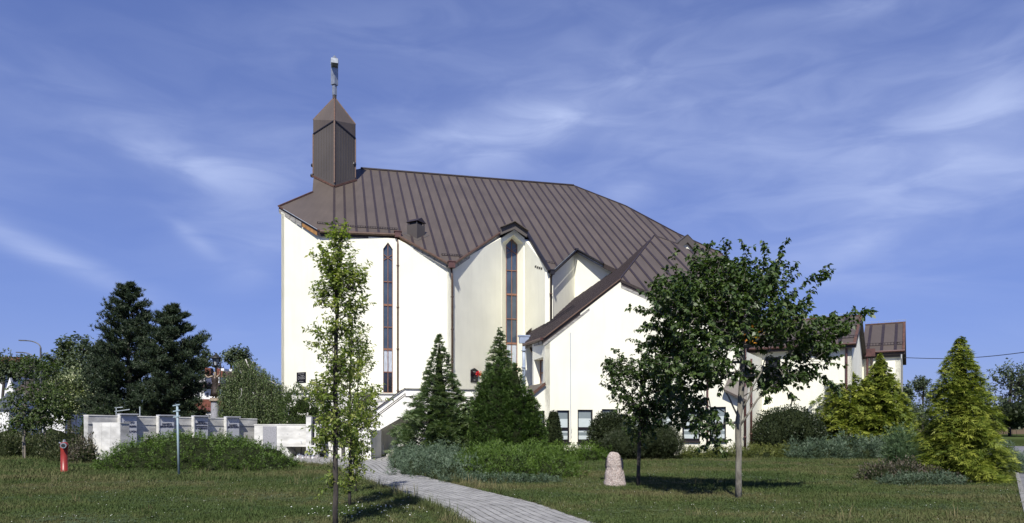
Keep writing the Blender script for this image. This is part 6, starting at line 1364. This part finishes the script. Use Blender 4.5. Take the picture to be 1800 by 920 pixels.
fartree(1775, 105, [(1775, 668, 28, 24), (1752, 690, 12, 18), (1795, 690, 25, 30), (1760, 715, 20, 20), (1810, 680, 30, 34), (1782, 705, 24, 18)], 'tall airy tree at the far right with sky through its crown', n=430, ls=.40, lpt=11, tw=1.6)
dome('hedge_clump', 'dark bushy clump under the tall airy tree at far right', [el(1750, 735, 100, 24, 17, 3), el(1780, 732, 98, 22, 16, 3), el(1805, 728, 100, 25, 20, 3), el(1735, 740, 102, 12, 9, 2)], 'dark', 6000, .4, .28, core=.85, lump=.2, cat='bush')
dome('far_hedge', 'long low dark hedge row on the horizon at right', [el(1640+i*28, 746, 260, 17, 5+2*(i % 3), 4) for i in range(-4, 7)], 'far', 4000, .9, .6, core=.9, lump=.2, cat='hedge', stems=0)
dome('far_hedge', 'long low tree belt on the horizon behind the left houses', [el(-10+i*40, 735, 220, 26, 14+4*(i % 3), 6) for i in range(0, 13)], 'far', 6000, .9, .6, core=.9, lump=.2, cat='hedge', stems=0)
# --- masses behind and beside the memorial wall
dome('pale_shrub', 'pale variegated bush left of the black pines', [(np.array(R(130, 690, 58)), np.array([1.9, 1.5, 1.7])), (np.array(R(155, 705, 58)), np.array([1.5, 1.4, 1.2])), (np.array(R(118, 705, 58)), np.array([1.2, 1.3, 1.2]))], 'pale', 5000, .20, .12, core=.75, lump=.25)
dome('clipped_hedge', 'bright green clipped hedge seen above the memorial wall', [(np.array([(px-900)/F*46, 46, 1.0]), np.array([1.2, .8, 1.75])) for px in (170, 195, 215)], 'hedge', 4500, .10, .06, core=.88, lump=.05, cat='hedge')
for px, lb2, h in ((265, 'dark shrub mass under the taller black pine', 1.9), (335, 'dark shrub mass left of the statue column', 2.0), (405, 'dark shrub right of the statue column', 1.9)):
    dome('dark_shrub', lb2, [(np.array([(px-900)/F*45, 45, .8]), np.array([1.7, 1.1, h])), (np.array([(px+22-900)/F*45, 45.5, .8]), np.array([1.2, 1.0, h*.85]))], 'dark', 5000, .13, .08, core=.85, lump=.2, group='dark shrubs behind the memorial wall')
for px, d, w, h, lb2, lm in ((160, 29.5, 22, 1.15, 'weedy bush against the left end of the memorial wall', 'reddish'), (120, 34, 40, 1.0, 'weedy bush behind the hydrant', 'weedy'), (60, 36, 45, 1.2, 'weedy bush behind the staked young trees', 'weedy'), (8, 35, 38, 1.25, 'weedy bush at the left edge of the lawn', 'weedy'), (95, 42, 60, 1.95, 'taller weedy thicket left of the memorial wall', 'weedy'), (20, 44, 50, 1.9, 'weedy thicket before the grey-roofed building', 'weedy'), (130, 30.5, 26, .7, 'small weedy bush right of the hydrant', 'weedy')):
    dome('weedy_bush', lb2, [gd(px, d, w, 1.2, h), gd(px+w*.5, d+.4, w*.6, 1.1, h*.85), gd(px-w*.5, d-.3, w*.6, 1.0, h*.8)], lm, 5200, .11, .055, core=.7, lump=.3, up=.8, group='weedy bushes at the left')
# ------------------------------------------------------------------ grass, flowers, weeds
def gn_scatter(name, pts, rot, scl, var, sources, mt_obj=None):
    me = bpy.data.meshes.new(name); me.vertices.add(len(pts)); me.vertices.foreach_set('co', pts.astype(np.float32).ravel())
    for nm, ty, dat in (('rot', 'FLOAT_VECTOR', rot), ('scl', 'FLOAT', scl)):
        a = me.attributes.new(nm, ty, 'POINT'); a.data.foreach_set('vector' if ty == 'FLOAT_VECTOR' else 'value', dat.astype(np.float32).ravel())
    a = me.attributes.new('var', 'INT', 'POINT'); a.data.foreach_set('value', var.astype(np.int32))
    o = bpy.data.objects.new(name, me); COL.objects.link(o); WL[o.name] = Vector((0, 0, 0))
    sc = bpy.data.collections.new(name+'_sources')
    for s in sources: sc.objects.link(s)
    ng = bpy.data.node_groups.new(name, 'GeometryNodeTree'); ng.interface.new_socket('Geometry', in_out='INPUT', socket_type='NodeSocketGeometry'); ng.interface.new_socket('Geometry', in_out='OUTPUT', socket_type='NodeSocketGeometry')
    n = ng.nodes; l = ng.links; gi = n.new('NodeGroupInput'); go = n.new('NodeGroupOutput'); ip = n.new('GeometryNodeInstanceOnPoints'); ci = n.new('GeometryNodeCollectionInfo')
    ci.inputs[0].default_value = sc; ci.inputs[1].default_value = True; ci.inputs[2].default_value = True
    l.new(gi.outputs[0], ip.inputs['Points']); l.new(ci.outputs[0], ip.inputs['Instance']); ip.inputs['Pick Instance'].default_value = True
    def na(nm, ty): q = n.new('GeometryNodeInputNamedAttribute'); q.data_type = ty; q.inputs[0].default_value = nm; return q.outputs[0]
    l.new(na('var', 'INT'), ip.inputs['Instance Index']); l.new(na('rot', 'FLOAT_VECTOR'), ip.inputs['Rotation']); l.new(na('scl', 'FLOAT'), ip.inputs['Scale']); l.new(ip.outputs[0], go.inputs[0])
    md = o.modifiers.new('scatter', 'NODES'); md.node_group = ng; return tag(o, kind='stuff')
def tuft(nb, h, spread, wd, mt, lean=.5):
    P = np.zeros((nb, 3)); P[:, :2] = rng.normal(size=(nb, 2))*spread; a = rng.random(nb)*6.28; ln_ = lean*(.3+rng.random(nb)); H = h*(.5+.8*rng.random(nb)); o = np.stack([np.cos(a), np.sin(a), np.zeros(nb)], 1)
    s = np.stack([-np.sin(a), np.cos(a), np.zeros(nb)], 1)*wd*.5; mid = P+o*(H*ln_*.35)[:, None]+np.array([0, 0, 1])*(H*.6)[:, None]; tip = P+o*(H*ln_)[:, None]+np.array([0, 0, 1])*H[:, None]
    v = np.concatenate([P-s, P+s, mid+s*.8, mid-s*.8, tip]); f = [(i, i+nb, i+2*nb, i+3*nb) for i in range(nb)]+[(i+3*nb, i+2*nb, i+4*nb) for i in range(nb)]
    me = bpy.data.meshes.new('grass_tuft'); me.from_pydata(v.tolist(), [], f); me.materials.append(M[mt]); return bpy.data.objects.new('grass_tuft', me)
pth = np.array([[*p] for p in cl_])
def on_path(X, Y):
    dm = np.full(X.shape, 9.0)
    for i in range(0, len(cl_), 2):
        dm = np.minimum(dm, np.hypot(X-cl_[i].x, Y-cl_[i].y)-half(acc[i])-0.0)
    return dm
def inpoly(X, Y, poly):
    r_ = np.zeros(X.shape, bool); n_ = len(poly); j = n_-1
    for i in range(n_):
        xi, yi, xj, yj = poly[i][0], poly[i][1], poly[j][0], poly[j][1]; c = ((yi > Y) != (yj > Y)) & (X < (xj-xi)*(Y-yi)/(yj-yi+1e-12)+xi); r_ ^= c; j = i
    return r_
def lawn_pts(n, y0, y1, pw=1.0):
    Y = y0+(y1-y0)*rng.random(n)**pw; X = (rng.random(n)*2-1)*(.86*Y+2.0); dm = on_path(X, Y); ok = (dm > .10*rng.random(n)) & ~inpoly(X, Y, plaza_pts) & ~inpoly(X, Y, road)
    return X[ok], Y[ok], dm[ok]
Xs, Ys, Ds_ = [], [], []
for n_, y0, y1 in ((24000, 10.2, 14), (24000, 14, 19), (24000, 19, 27), (16000, 27, 40), (6000, 40, 58)):
    x, y, dm = lawn_pts(n_, y0, y1); Xs.append(x); Ys.append(y); Ds_.append(dm)
X = np.concatenate(Xs); Y = np.concatenate(Ys); DM_ = np.concatenate(Ds_); n_ = len(X)
rot = np.stack([rng.normal(size=n_)*.08, rng.normal(size=n_)*.08, rng.random(n_)*6.28], 1)
pn = np.array([noise.noise(Vector((x*.35, y*.5, 0))) for x, y in zip(X, Y)])
dist = np.clip((Y-12)/25, 0, 1); scl = (.75+.5*rng.random(n_))*(1+.5*pn)*(1+dist*.5); scl = np.where(DM_ < .3, scl*1.05, scl); left = (X < -8) & (Y > 20); scl = np.where(left, scl*1.5, scl)
scl = scl*.88
src = [tuft(26, .05, .055, .007, 'grass', .9), tuft(26, .06, .06, .0075, 'grass', .8), tuft(22, .045, .06, .010, 'grass', 1.2), tuft(18, .075, .05, .007, 'grass', .8)]
gn_scatter('lawn_grass', np.stack([X, Y, np.zeros(n_)], 1), rot, scl, rng.integers(0, 4, n_), src)
# taller weeds: along the path edge, at hedge feet, scattered on the left
k = 2600; x, y, dm = lawn_pts(60000, 10.4, 30); sel = (((dm < .45) & (x < 0)) & (rng.random(len(x)) < .5)) | ((x < -6) & (y > 19) & (rng.random(len(x)) < .06)) | (rng.random(len(x)) < .006); x, y = x[sel], y[sel]; n2 = len(x)
gn_scatter('tall_weeds', np.stack([x, y, np.zeros(n2)], 1), np.stack([np.zeros(n2), np.zeros(n2), rng.random(n2)*6.28], 1), .6+.8*rng.random(n2)**2, rng.integers(0, 2, n2), [tuft(16, .17, .05, .008, 'weed', .7), tuft(12, .24, .04, .007, 'weed', .5)])
# clover leaves low in the turf
def clover():
    mb = MB()
    for i in range(7):
        cx_, cy_, h_ = random.gauss(0, .05), random.gauss(0, .05), random.uniform(.02, .05)
        for k_ in range(3):
            a_ = k_*2.09+i; r_ = .013; p_ = Vector((cx_, cy_, h_)); e_ = Vector((math.cos(a_), math.sin(a_), .15)); s_ = Vector((-math.sin(a_), math.cos(a_), 0)); mb.add([p_, p_+e_*r_*.8+s_*r_*.6, p_+e_*r_*1.5, p_+e_*r_*.8-s_*r_*.6], [(0, 1, 2, 3)])
    me = bpy.data.meshes.new('clover'); me.from_pydata(mb.v, [], mb.f); me.materials.append(M['clover']); return bpy.data.objects.new('clover', me)
M['clover'] = mat('clover_leaf', (.085, .125, .045), .6, .4, 3, coord='P')
x, y, dm = lawn_pts(26000, 10.3, 24); pn2 = np.array([noise.noise(Vector((p*.5+7, q*.7, 3))) for p, q in zip(x, y)]); ok = pn2+.25*rng.normal(size=len(x)) > .05; x, y = x[ok], y[ok]; n4_ = len(x)
gn_scatter('clover_patches', np.stack([x, y, np.zeros(n4_)], 1), np.stack([np.zeros(n4_), np.zeros(n4_), rng.random(n4_)*6.28], 1), .7+.7*rng.random(n4_), rng.integers(0, 2, n4_), [clover(), clover()])
# white clover and daisies
def flower(r_, h):
    mb = MB(); mb.lathe((0, 0, h), [(r_*.6, 0), (r_, r_*.5), (r_*.6, r_)], 5); me = bpy.data.meshes.new('flower_head'); me.from_pydata(mb.v, [], mb.f); me.materials.append(M['flower']); return bpy.data.objects.new('flower_head', me)
x, y, dm = lawn_pts(2600, 10.4, 26); c0_ = gp(665, 902); xa = c0_.x+rng.normal(size=80)*.55; ya = c0_.y+rng.normal(size=80)*.7; ok = on_path(xa, ya) > .1; x = np.concatenate([x[:1100], xa[ok]]); y = np.concatenate([y[:1100], ya[ok]]); n3_ = len(x)
fs = np.where(np.arange(n3_) < 1100, .45, .8)*(.6+.6*rng.random(n3_))
gn_scatter('white_flowers', np.stack([x, y, np.zeros(n3_)], 1), np.stack([np.zeros(n3_)]*3, 1), fs, rng.integers(0, 2, n3_), [flower(.014, .09), flower(.016, .12)])
